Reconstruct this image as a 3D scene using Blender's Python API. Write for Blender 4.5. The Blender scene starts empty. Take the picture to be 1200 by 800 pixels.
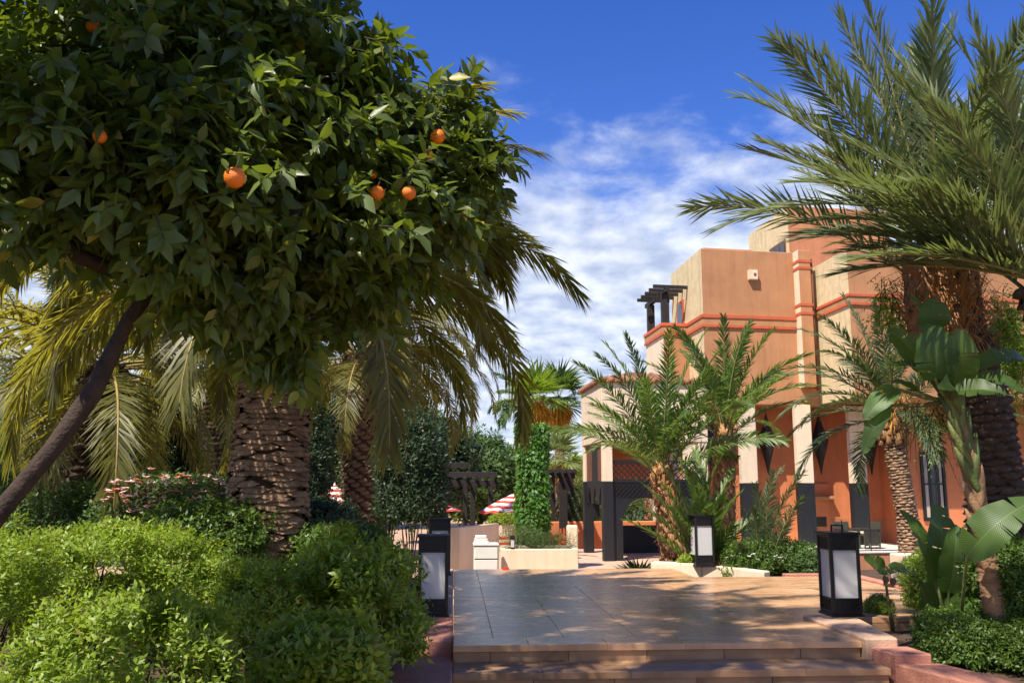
import bpy, math, random
import numpy as np
from mathutils import Vector, Matrix
R = math.radians
SC = bpy.context.scene
COL = SC.collection

# ------------------------------------------------------------------ camera
EYE = 1.3                      # eye above the deck (z = 0)
F_PX, YAW, PITCH = 1050.0, R(3.6), R(9.05)
cam_d = bpy.data.cameras.new('camera')
cam = bpy.data.objects.new('camera', cam_d); COL.objects.link(cam)
cam_d.sensor_width = 36.0
cam_d.lens = 36.0 * F_PX / 1200.0
cam_d.clip_start = 0.05; cam_d.clip_end = 3000
cam.location = (0, 0, EYE)
cam.rotation_euler = (math.pi/2 + PITCH, 0, -YAW)
SC.camera = cam

# ------------------------------------------------------------------ sky and sun
SUN = Vector((-0.57, -0.63, 1.25)).normalized()          # towards the sun
wd = bpy.data.worlds.new('World'); SC.world = wd; wd.use_nodes = True
nt = wd.node_tree; nt.nodes.clear()
def WN(t, **k):
    n = nt.nodes.new(t)
    for a, b in k.items(): setattr(n, a, b)
    return n
def wl(a, b): nt.links.new(a, b)
out = WN('ShaderNodeOutputWorld'); bg = WN('ShaderNodeBackground')
sky = WN('ShaderNodeTexSky'); sky.sky_type = 'NISHITA'; sky.sun_disc = False
sky.sun_elevation = math.asin(SUN.z); sky.sun_rotation = math.atan2(SUN.x, SUN.y)
sky.air_density = 1.0; sky.dust_density = 0.25; sky.ozone_density = 3.0; sky.altitude = 400
hsv = WN('ShaderNodeHueSaturation'); hsv.inputs['Saturation'].default_value = 1.32; hsv.inputs['Hue'].default_value = 0.523
hsv.inputs['Value'].default_value = 0.65
wl(sky.outputs[0], hsv.inputs['Color'])
tc = WN('ShaderNodeTexCoord'); sep = WN('ShaderNodeSeparateXYZ'); wl(tc.outputs['Generated'], sep.inputs[0])
zz = WN('ShaderNodeMath', operation='MAXIMUM'); wl(sep.outputs['Z'], zz.inputs[0]); zz.inputs[1].default_value = 0.0
za = WN('ShaderNodeMath', operation='ADD'); wl(zz.outputs[0], za.inputs[0]); za.inputs[1].default_value = 0.30
dx = WN('ShaderNodeMath', operation='DIVIDE'); wl(sep.outputs['X'], dx.inputs[0]); wl(za.outputs[0], dx.inputs[1])
dy = WN('ShaderNodeMath', operation='DIVIDE'); wl(sep.outputs['Y'], dy.inputs[0]); wl(za.outputs[0], dy.inputs[1])
cmb = WN('ShaderNodeCombineXYZ'); wl(dx.outputs[0], cmb.inputs[0]); wl(dy.outputs[0], cmb.inputs[1])
# the sheet of altocumulus thins out overhead: coverage follows the layer's own distance
n1 = WN('ShaderNodeTexNoise'); n1.inputs['Scale'].default_value = 6.5; n1.inputs['Detail'].default_value = 7
n1.inputs['Roughness'].default_value = 0.6; n1.inputs['Distortion'].default_value = 0.25
n2 = WN('ShaderNodeTexNoise'); n2.inputs['Scale'].default_value = 1.6; n2.inputs['Detail'].default_value = 3
wl(cmb.outputs[0], n1.inputs['Vector']); wl(cmb.outputs[0], n2.inputs['Vector'])
cov = WN('ShaderNodeMapRange'); cov.inputs['From Min'].default_value = 0.47; cov.inputs['From Max'].default_value = 0.18
cov.inputs['To Min'].default_value = -0.34; cov.inputs['To Max'].default_value = 0.62
wl(zz.outputs[0], cov.inputs['Value'])
a1 = WN('ShaderNodeMath', operation='ADD'); wl(n1.outputs['Fac'], a1.inputs[0]); wl(cov.outputs[0], a1.inputs[1])
a2 = WN('ShaderNodeMath', operation='MULTIPLY_ADD'); wl(n2.outputs['Fac'], a2.inputs[0]); a2.inputs[1].default_value = 0.7; wl(a1.outputs[0], a2.inputs[2])
rmp = WN('ShaderNodeMapRange'); rmp.interpolation_type = 'SMOOTHSTEP'
rmp.inputs['From Min'].default_value = 0.72; rmp.inputs['From Max'].default_value = 1.20
wl(a2.outputs[0], rmp.inputs['Value'])
cl = WN('ShaderNodeMath', operation='MULTIPLY'); wl(rmp.outputs[0], cl.inputs[0]); cl.inputs[1].default_value = 0.94
n3 = WN('ShaderNodeTexNoise'); n3.inputs['Scale'].default_value = 11; n3.inputs['Detail'].default_value = 6; wl(cmb.outputs[0], n3.inputs['Vector'])
cr = WN('ShaderNodeValToRGB'); wl(n3.outputs['Fac'], cr.inputs[0])
cr.color_ramp.elements[0].position = 0.36; cr.color_ramp.elements[0].color = (1.75, 2.05, 2.75, 1)
cr.color_ramp.elements[1].position = 0.66; cr.color_ramp.elements[1].color = (3.4, 3.6, 4.0, 1)
mx = WN('ShaderNodeMixRGB'); wl(cl.outputs[0], mx.inputs['Fac']); wl(hsv.outputs[0], mx.inputs['Color1']); wl(cr.outputs[0], mx.inputs['Color2'])
wl(mx.outputs[0], bg.inputs['Color']); bg.inputs['Strength'].default_value = 0.15
wl(bg.outputs[0], out.inputs['Surface'])

sd = bpy.data.lights.new('sun', 'SUN'); sd.energy = 3.9; sd.angle = R(0.53); sd.color = (1.0, 0.93, 0.80)
so = bpy.data.objects.new('sun', sd); COL.objects.link(so)
so.rotation_euler = SUN.to_track_quat('Z', 'Y').to_euler(); so.location = (-20, -15, 40)

vs = SC.view_settings
vs.view_transform = 'Standard'; vs.look = 'None'; vs.gamma = 1.0; vs.use_curve_mapping = False
vs.exposure = 1.0
SC.render.engine = 'CYCLES'
SC.cycles.max_bounces = 7; SC.cycles.transparent_max_bounces = 8; SC.cycles.transmission_bounces = 5

# ------------------------------------------------------------------ survey helper
_cr, _sr = math.cos(YAW), math.sin(YAW)
_fw = Vector((_sr*math.cos(PITCH), _cr*math.cos(PITCH), math.sin(PITCH)))
_rt = Vector((_cr, -_sr, 0)); _up = _rt.cross(_fw)
def at(px, py, Y):
    """surveyed point: the place at world distance Y seen at photo pixel (px, py)"""
    d = _fw*F_PX + _rt*(px-600) - _up*(py-400)
    return Vector((0, 0, EYE)) + d*(Y/d.y)
def atz(px, py, z):
    d = _fw*F_PX + _rt*(px-600) - _up*(py-400)
    return Vector((0, 0, EYE)) + d*((z-EYE)/d.z)
def zat(py, Y, px=700): return at(px, py, Y).z

# ------------------------------------------------------------------ materials
MATS = {}
def _nodes(name):
    m = bpy.data.materials.new(name); m.use_nodes = True
    n = m.node_tree; n.nodes.clear()
    o = n.nodes.new('ShaderNodeOutputMaterial')
    MATS[name] = m
    return m, n, o
def solid(name, col, rough=0.6, var=0.12, scale=6.0, bump=0.0, bscale=60.0, metal=0.0, spec=0.4, col2=None, stretch=None, detail=6, streak=0.0):
    m, n, o = _nodes(name)
    p = n.nodes.new('ShaderNodeBsdfPrincipled'); n.links.new(p.outputs[0], o.inputs[0])
    p.inputs['Roughness'].default_value = rough; p.inputs['Metallic'].default_value = metal
    p.inputs['Specular IOR Level'].default_value = spec
    t = n.nodes.new('ShaderNodeTexCoord')
    gp = n.nodes.new('ShaderNodeNewGeometry')
    vec = gp.outputs['Position']
    if stretch:
        mp = n.nodes.new('ShaderNodeMapping'); mp.inputs['Scale'].default_value = stretch
        n.links.new(vec, mp.inputs[0]); vec = mp.outputs[0]
    nz = n.nodes.new('ShaderNodeTexNoise'); nz.inputs['Scale'].default_value = scale; nz.inputs['Detail'].default_value = detail
    nz.inputs['Roughness'].default_value = 0.65
    n.links.new(vec, nz.inputs['Vector'])
    rp = n.nodes.new('ShaderNodeValToRGB'); n.links.new(nz.outputs['Fac'], rp.inputs[0])
    c2 = col2 if col2 else tuple(min(1, c*(1+var)) for c in col)
    rp.color_ramp.elements[0].position = 0.32; rp.color_ramp.elements[0].color = tuple(c*(1-var) for c in col)+(1,)
    rp.color_ramp.elements[1].position = 0.68; rp.color_ramp.elements[1].color = tuple(c2)+(1,)
    oi = n.nodes.new('ShaderNodeObjectInfo')
    hv = n.nodes.new('ShaderNodeHueSaturation'); n.links.new(rp.outputs[0], hv.inputs['Color'])
    mr = n.nodes.new('ShaderNodeMapRange'); mr.inputs['To Min'].default_value = 1-var*0.6; mr.inputs['To Max'].default_value = 1+var*0.6
    n.links.new(oi.outputs['Random'], mr.inputs['Value']); n.links.new(mr.outputs[0], hv.inputs['Value'])
    n.links.new(hv.outputs[0], p.inputs['Base Color'])
    if streak > 0:
        ms_ = n.nodes.new('ShaderNodeMapping'); ms_.inputs['Scale'].default_value = (2.2, 2.2, .22); n.links.new(gp.outputs['Position'], ms_.inputs[0])
        ns = n.nodes.new('ShaderNodeTexNoise'); ns.inputs['Scale'].default_value = 1.6; ns.inputs['Detail'].default_value = 8; ns.inputs['Roughness'].default_value = .7; n.links.new(ms_.outputs[0], ns.inputs['Vector'])
        rs_ = n.nodes.new('ShaderNodeMapRange'); rs_.inputs['From Min'].default_value = .45; rs_.inputs['From Max'].default_value = .75; rs_.inputs['To Max'].default_value = streak; n.links.new(ns.outputs['Fac'], rs_.inputs['Value'])
        mxs = n.nodes.new('ShaderNodeMixRGB'); mxs.blend_type = 'MULTIPLY'; n.links.new(rs_.outputs[0], mxs.inputs['Fac']); n.links.new(hv.outputs[0], mxs.inputs['Color1']); mxs.inputs['Color2'].default_value = (.55, .5, .45, 1)
        n.links.new(mxs.outputs[0], p.inputs['Base Color'])
    if bump > 0:
        nb = n.nodes.new('ShaderNodeTexNoise'); nb.inputs['Scale'].default_value = bscale; nb.inputs['Detail'].default_value = 5
        n.links.new(vec, nb.inputs['Vector'])
        b = n.nodes.new('ShaderNodeBump'); b.inputs['Strength'].default_value = bump; b.inputs['Distance'].default_value = 0.02
        n.links.new(nb.outputs['Fac'], b.inputs['Height']); n.links.new(b.outputs[0], p.inputs['Normal'])
    return m
def leafmat(name, col, col2, trans, tfac=0.4, rough=0.42, spec=0.4, old=None):
    """leaf blades: every leaf gets its own shade, light passes through"""
    m, n, o = _nodes(name)
    p = n.nodes.new('ShaderNodeBsdfPrincipled'); p.inputs['Roughness'].default_value = rough
    p.inputs['Specular IOR Level'].default_value = spec
    g = n.nodes.new('ShaderNodeNewGeometry')
    rp = n.nodes.new('ShaderNodeValToRGB'); n.links.new(g.outputs['Random Per Island'], rp.inputs[0])
    rp.color_ramp.elements[0].color = tuple(col)+(1,); rp.color_ramp.elements[1].color = tuple(col2)+(1,)
    if old:
        e_ = rp.color_ramp.elements.new(.965); e_.color = tuple(col2)+(1,); rp.color_ramp.elements[-1].position = .975; rp.color_ramp.elements[-1].color = tuple(old)+(1,)
    nz = n.nodes.new('ShaderNodeTexNoise'); nz.inputs['Scale'].default_value = 3.0; nz.inputs['Detail'].default_value = 2
    n.links.new(g.outputs['Position'], nz.inputs['Vector'])
    mr = n.nodes.new('ShaderNodeMapRange'); mr.inputs['From Min'].default_value = 0.3; mr.inputs['From Max'].default_value = 0.7
    mr.inputs['To Min'].default_value = 0.7; mr.inputs['To Max'].default_value = 1.3; n.links.new(nz.outputs['Fac'], mr.inputs['Value'])
    hv = n.nodes.new('ShaderNodeHueSaturation'); n.links.new(rp.outputs[0], hv.inputs['Color']); n.links.new(mr.outputs[0], hv.inputs['Value'])
    n.links.new(hv.outputs[0], p.inputs['Base Color'])
    t = n.nodes.new('ShaderNodeBsdfTranslucent'); t.inputs['Color'].default_value = tuple(trans)+(1,)
    ms = n.nodes.new('ShaderNodeMixShader'); ms.inputs[0].default_value = tfac
    n.links.new(p.outputs[0], ms.inputs[1]); n.links.new(t.outputs[0], ms.inputs[2]); n.links.new(ms.outputs[0], o.inputs[0])
    return m

solid('soil', (0.075, 0.045, 0.028), 0.95, 0.35, 9, 0.6, 40)
solid('lawn', (0.06, 0.11, 0.025), 0.9, 0.3, 3, 0.5, 60)
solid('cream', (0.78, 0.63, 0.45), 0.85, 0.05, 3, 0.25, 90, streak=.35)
solid('sandwall_sunlit', (0.66, 0.53, 0.31), 0.9, 0.13, 4, 0.5, 45, streak=.5)  # rough sand render; paleness of the sunlit flanks is put into the colour
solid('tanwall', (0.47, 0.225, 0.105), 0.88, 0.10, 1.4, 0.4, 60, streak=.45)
solid('redwall', (0.60, 0.20, 0.08), 0.88, 0.09, 2.0, 0.3, 60, streak=.35)
solid('orangewall', (0.50, 0.215, 0.11), 0.88, 0.1, 2.0, 0.3, 60, streak=.5)
solid('redband', (0.55, 0.12, 0.05), 0.8, 0.1, 5, 0.2, 70)
solid('pinkwall', (0.50, 0.215, 0.145), 0.85, 0.18, 5, 0.5, 60, streak=.5)
solid('kerbstone', (0.46, 0.30, 0.20), 0.8, 0.2, 7, 0.4, 60)
solid('dado', (0.012, 0.013, 0.015), 0.55, 0.2, 8, 0.1, 60)
solid('black_metal', (0.010, 0.009, 0.009), 0.45, 0.2, 12, 0.1, 80, spec=0.5)
solid('dark_wood', (0.018, 0.014, 0.012), 0.6, 0.3, 9, 0.3, 50)
solid('brown_wood', (0.16, 0.06, 0.03), 0.6, 0.3, 9, 0.3, 50)
solid('roof_tile', (0.30, 0.13, 0.07), 0.8, 0.25, 9, 0.4, 40)
solid('terrace_pave', (0.56, 0.36, 0.25), 0.6, 0.12, 1.6, 0.2, 30)
solid('white_paint', (0.80, 0.76, 0.66), 0.5, 0.05, 6, 0.1, 60)
solid('white_cloth', (0.82, 0.78, 0.68), 0.9, 0.06, 12, 0.3, 80)
solid('cloth_red', (0.62, 0.05, 0.03), 0.9, 0.12, 8, 0.2, 80)
solid('cloth_white', (0.80, 0.74, 0.66), 0.9, 0.06, 8, 0.2, 80)
solid('plastic_red', (0.62, 0.045, 0.022), 0.45, 0.1, 8)
solid('wicker', (0.05, 0.045, 0.035), 0.7, 0.3, 60, 0.6, 160)
solid('cushion', (0.62, 0.52, 0.36), 0.9, 0.06, 10, 0.2, 60)
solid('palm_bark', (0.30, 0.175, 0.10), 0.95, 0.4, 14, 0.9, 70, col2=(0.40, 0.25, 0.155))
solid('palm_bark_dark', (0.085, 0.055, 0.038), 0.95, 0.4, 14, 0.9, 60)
solid('palm_boot', (0.42, 0.20, 0.085), 0.95, 0.4, 12, 0.8, 60, col2=(0.56, 0.30, 0.14))
solid('grille_back', (0.16, 0.155, 0.15), 0.6, 0.15, 10)
solid('palm_core', (0.07, 0.038, 0.022), 0.95, 0.3, 20, 0.8, 60)
solid('fibre', (0.48, 0.20, 0.05), 0.95, 0.35, 25, 0.6, 90)
solid('citrus_bark', (0.05, 0.03, 0.02), 0.85, 0.35, 16, 0.6, 60)
solid('twig', (0.05, 0.035, 0.02), 0.9, 0.3, 16)
solid('rachis', (0.22, 0.19, 0.06), 0.55, 0.2, 10)
solid('rachis_gold', (0.30, 0.22, 0.07), 0.55, 0.2, 10)
solid('banana_sheath', (0.20, 0.15, 0.045), 0.6, 0.5, 5, 0.5, 40, col2=(0.13, 0.19, 0.05))
solid('banana_husk', (0.24, 0.135, 0.07), 0.8, 0.35, 8, 0.6, 50)
solid('glass_dark', (0.03, 0.03, 0.035), 0.12, 0.1, 3, spec=0.6)
solid('curtain', (0.55, 0.47, 0.38), 0.9, 0.08, 5, 0.2, 50)
solid('far_wall', (0.70, 0.45, 0.20), 0.9, 0.08, 1.0)
solid('hill', (0.07, 0.10, 0.035), 1.0, 0.3, 0.2)
# polished veined stone of the deck
def stone(name, c1, c2, rough):
    m, n, o = _nodes(name)
    p = n.nodes.new('ShaderNodeBsdfPrincipled'); n.links.new(p.outputs[0], o.inputs[0])
    g = n.nodes.new('ShaderNodeNewGeometry'); oi = n.nodes.new('ShaderNodeObjectInfo')
    mp = n.nodes.new('ShaderNodeMapping'); mp.inputs['Scale'].default_value = (1.0, 2.2, 1.0); n.links.new(g.outputs['Position'], mp.inputs[0])
    ad = n.nodes.new('ShaderNodeVectorMath'); ad.operation = 'MULTIPLY_ADD'
    n.links.new(oi.outputs['Random'], ad.inputs[0]); ad.inputs[1].default_value = (9, 9, 9); n.links.new(mp.outputs[0], ad.inputs[2])
    nz = n.nodes.new('ShaderNodeTexNoise'); nz.inputs['Scale'].default_value = 2.4; nz.inputs['Detail'].default_value = 9; nz.inputs['Distortion'].default_value = 0.9
    n.links.new(ad.outputs[0], nz.inputs['Vector'])
    rp = n.nodes.new('ShaderNodeValToRGB'); n.links.new(nz.outputs['Fac'], rp.inputs[0])
    rp.color_ramp.elements[0].position = 0.3; rp.color_ramp.elements[0].color = tuple(c1)+(1,)
    rp.color_ramp.elements[1].position = 0.72; rp.color_ramp.elements[1].color = tuple(c2)+(1,)
    hv = n.nodes.new('ShaderNodeHueSaturation'); n.links.new(rp.outputs[0], hv.inputs['Color'])
    mr = n.nodes.new('ShaderNodeMapRange'); mr.inputs['To Min'].default_value = 0.85; mr.inputs['To Max'].default_value = 1.15
    n.links.new(oi.outputs['Random'], mr.inputs['Value']); n.links.new(mr.outputs[0], hv.inputs['Value'])
    n.links.new(hv.outputs[0], p.inputs['Base Color'])
    r2 = n.nodes.new('ShaderNodeMapRange'); r2.inputs['To Min'].default_value = rough-0.08; r2.inputs['To Max'].default_value = rough+0.14
    n.links.new(nz.outputs['Fac'], r2.inputs['Value']); n.links.new(r2.outputs[0], p.inputs['Roughness'])
    nb = n.nodes.new('ShaderNodeTexNoise'); nb.inputs['Scale'].default_value = 11; nb.inputs['Detail'].default_value = 4; n.links.new(g.outputs['Position'], nb.inputs['Vector'])
    b = n.nodes.new('ShaderNodeBump'); b.inputs['Strength'].default_value = 0.22; b.inputs['Distance'].default_value = 0.01
    n.links.new(nb.outputs['Fac'], b.inputs['Height']); n.links.new(b.outputs[0], p.inputs['Normal'])
    p.inputs['Specular IOR Level'].default_value = 0.4
    return m
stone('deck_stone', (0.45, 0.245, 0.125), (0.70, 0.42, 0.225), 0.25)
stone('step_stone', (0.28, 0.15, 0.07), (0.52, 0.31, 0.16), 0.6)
# lantern glass: white acrylic
m, n, o = _nodes('lantern_glass')
p = n.nodes.new('ShaderNodeBsdfPrincipled'); p.inputs['Base Color'].default_value = (0.80, 0.79, 0.78, 1); p.inputs['Roughness'].default_value = 0.35
t = n.nodes.new('ShaderNodeBsdfTranslucent'); t.inputs['Color'].default_value = (0.85, 0.84, 0.82, 1)
ms = n.nodes.new('ShaderNodeMixShader'); ms.inputs[0].default_value = 0.35
n.links.new(p.outputs[0], ms.inputs[1]); n.links.new(t.outputs[0], ms.inputs[2]); n.links.new(ms.outputs[0], o.inputs[0])
# clear balustrade glass
m, n, o = _nodes('clear_glass')
gl = n.nodes.new('ShaderNodeBsdfGlossy'); gl.inputs['Roughness'].default_value = 0.03
tr = n.nodes.new('ShaderNodeBsdfTransparent'); tr.inputs['Color'].default_value = (0.93, 0.96, 0.95, 1)
fr = n.nodes.new('ShaderNodeFresnel'); fr.inputs['IOR'].default_value = 1.45
ms = n.nodes.new('ShaderNodeMixShader'); n.links.new(fr.outputs[0], ms.inputs[0]); n.links.new(tr.outputs[0], ms.inputs[1]); n.links.new(gl.outputs[0], ms.inputs[2])
n.links.new(ms.outputs[0], o.inputs[0])
# orange peel
solid('orange_peel', (0.85, 0.20, 0.008), 0.42, 0.10, 14, 0.35, 260, spec=0.5)

leafmat('citrus_leaf', (0.052, 0.082, 0.014), (0.125, 0.165, 0.032), (0.26, 0.36, 0.02), 0.28, 0.42, 0.45, old=(0.34, 0.30, 0.05))
leafmat('canary_frond', (0.065, 0.075, 0.018), (0.17, 0.16, 0.038), (0.58, 0.52, 0.05), 0.40, 0.45)
leafmat('date_frond', (0.075, 0.105, 0.05), (0.26, 0.29, 0.145), (0.32, 0.40, 0.08), 0.26, 0.38, 0.5)
leafmat('young_frond', (0.06, 0.125, 0.024), (0.13, 0.21, 0.05), (0.26, 0.40, 0.05), 0.33, 0.45)
leafmat('silver_frond', (0.062, 0.105, 0.045), (0.125, 0.175, 0.08), (0.17, 0.27, 0.06), 0.26, 0.5)
leafmat('dry_frond', (0.42, 0.17, 0.02), (0.72, 0.40, 0.045), (0.75, 0.40, 0.03), 0.4, 0.7)
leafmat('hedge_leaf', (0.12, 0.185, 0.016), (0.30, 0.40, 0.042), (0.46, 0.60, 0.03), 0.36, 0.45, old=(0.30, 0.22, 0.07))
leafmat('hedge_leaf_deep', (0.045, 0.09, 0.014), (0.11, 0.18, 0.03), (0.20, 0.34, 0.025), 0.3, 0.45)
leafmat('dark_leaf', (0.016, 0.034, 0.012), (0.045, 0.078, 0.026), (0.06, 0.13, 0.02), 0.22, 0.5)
leafmat('mid_leaf', (0.04, 0.085, 0.02), (0.10, 0.16, 0.04), (0.17, 0.30, 0.04), 0.3, 0.5)
leafmat('lime_leaf', (0.12, 0.20, 0.02), (0.24, 0.34, 0.04), (0.42, 0.58, 0.04), 0.36, 0.5)
leafmat('ivy_leaf', (0.045, 0.13, 0.018), (0.11, 0.25, 0.035), (0.20, 0.42, 0.03), 0.3, 0.45)
leafmat('rosemary_leaf', (0.05, 0.085, 0.02), (0.11, 0.15, 0.035), (0.15, 0.22, 0.03), 0.25, 0.6)
leafmat('pale_leaf', (0.14, 0.19, 0.06), (0.27, 0.32, 0.12), (0.30, 0.40, 0.12), 0.3, 0.6)
leafmat('pink_petal', (0.80, 0.42, 0.42), (0.9, 0.70, 0.64), (0.8, 0.35, 0.35), 0.3, 0.6)
leafmat('coral_petal', (0.70, 0.12, 0.06), (0.80, 0.30, 0.20), (0.8, 0.25, 0.15), 0.3, 0.6)
leafmat('white_petal', (0.75, 0.72, 0.62), (0.85, 0.83, 0.78), (0.7, 0.7, 0.6), 0.3, 0.6)
leafmat('dry_leaf', (0.16, 0.09, 0.045), (0.26, 0.15, 0.075), (0.2, 0.12, 0.05), 0.15, 0.8)
# paddle leaves: veins run from midrib to margin (uv: x along, y across)
m, n, o = _nodes('paddle_leaf')
p = n.nodes.new('ShaderNodeBsdfPrincipled'); p.inputs['Roughness'].default_value = 0.42
uv = n.nodes.new('ShaderNodeUVMap'); sx = n.nodes.new('ShaderNodeSeparateXYZ'); n.links.new(uv.outputs[0], sx.inputs[0])
wv = n.nodes.new('ShaderNodeTexWave'); wv.inputs['Scale'].default_value = 13; wv.inputs['Distortion'].default_value = 1.2; wv.inputs['Detail'].default_value = 2
n.links.new(uv.outputs[0], wv.inputs['Vector'])
rp = n.nodes.new('ShaderNodeValToRGB'); n.links.new(wv.outputs['Fac'], rp.inputs[0])
rp.color_ramp.elements[0].color = (0.042, 0.082, 0.014, 1); rp.color_ramp.elements[1].color = (0.066, 0.118, 0.024, 1)
ab = n.nodes.new('ShaderNodeMath'); ab.operation = 'ABSOLUTE'; n.links.new(sx.outputs['Y'], ab.inputs[0])
lt = n.nodes.new('ShaderNodeMath'); lt.operation = 'LESS_THAN'; n.links.new(ab.outputs[0], lt.inputs[0]); lt.inputs[1].default_value = 0.028
mc = n.nodes.new('ShaderNodeMixRGB'); n.links.new(lt.outputs[0], mc.inputs['Fac']); n.links.new(rp.outputs[0], mc.inputs['Color1']); mc.inputs['Color2'].default_value = (0.10, 0.16, 0.045, 1)
oi = n.nodes.new('ShaderNodeObjectInfo'); hv = n.nodes.new('ShaderNodeHueSaturation'); mr = n.nodes.new('ShaderNodeMapRange')
mr.inputs['To Min'].default_value = 0.75; mr.inputs['To Max'].default_value = 1.5; n.links.new(oi.outputs['Random'], mr.inputs['Value']); n.links.new(mr.outputs[0], hv.inputs['Value'])
n.links.new(mc.outputs[0], hv.inputs['Color']); n.links.new(hv.outputs[0], p.inputs['Base Color'])
bp = n.nodes.new('ShaderNodeBump'); bp.inputs['Strength'].default_value = 0.22; bp.inputs['Distance'].default_value = 0.01
n.links.new(wv.outputs['Fac'], bp.inputs['Height']); n.links.new(bp.outputs[0], p.inputs['Normal'])
t = n.nodes.new('ShaderNodeBsdfTranslucent'); t.inputs['Color'].default_value = (0.26, 0.46, 0.04, 1)
ms = n.nodes.new('ShaderNodeMixShader'); ms.inputs[0].default_value = 0.27
n.links.new(p.outputs[0], ms.inputs[1]); n.links.new(t.outputs[0], ms.inputs[2]); n.links.new(ms.outputs[0], o.inputs[0])

# ------------------------------------------------------------------ object helpers
def tag(o, label=None, cat=None, group=None, kind=None):
    if label: o['label'] = label
    if cat: o['category'] = cat
    if group: o['group'] = group
    if kind: o['kind'] = kind
    return o
def empty(name, loc=(0, 0, 0), parent=None):
    o = bpy.data.objects.new(name, None); o.empty_display_size = 0.1
    COL.objects.link(o); o.location = loc
    if parent: o.parent = parent
    return o
def link(name, me, parent=None, loc=None, rot=None):
    o = bpy.data.objects.new(name, me); COL.objects.link(o)
    if parent is not None:
        o.parent = parent
    if loc is not None: o.location = loc
    if rot is not None: o.rotation_euler = rot
    return o
def tri_mesh(name, V, T, mats, mi=None, smooth=False):
    me = bpy.data.meshes.new(name)
    V = np.asarray(V, np.float32).reshape(-1, 3); T = np.asarray(T, np.int32).reshape(-1, 3)
    me.vertices.add(len(V)); me.vertices.foreach_set('co', V.ravel())
    me.loops.add(T.size); me.loops.foreach_set('vertex_index', T.ravel())
    me.polygons.add(len(T)); me.polygons.foreach_set('loop_start', np.arange(0, T.size, 3, dtype=np.int32))
    me.polygons.foreach_set('loop_total', np.full(len(T), 3, np.int32))
    if mi is not None: me.polygons.foreach_set('material_index', np.asarray(mi, np.int32))
    for k in mats: me.materials.append(MATS[k])
    me.update(calc_edges=True)
    if smooth: me.polygons.foreach_set('use_smooth', np.ones(len(T), bool))
    me.validate()
    return me
def wpos(o):                     # world origin of an unrotated parent chain
    p = Vector((0, 0, 0))
    while o is not None: p = p + o.location; o = o.parent
    return p

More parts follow.
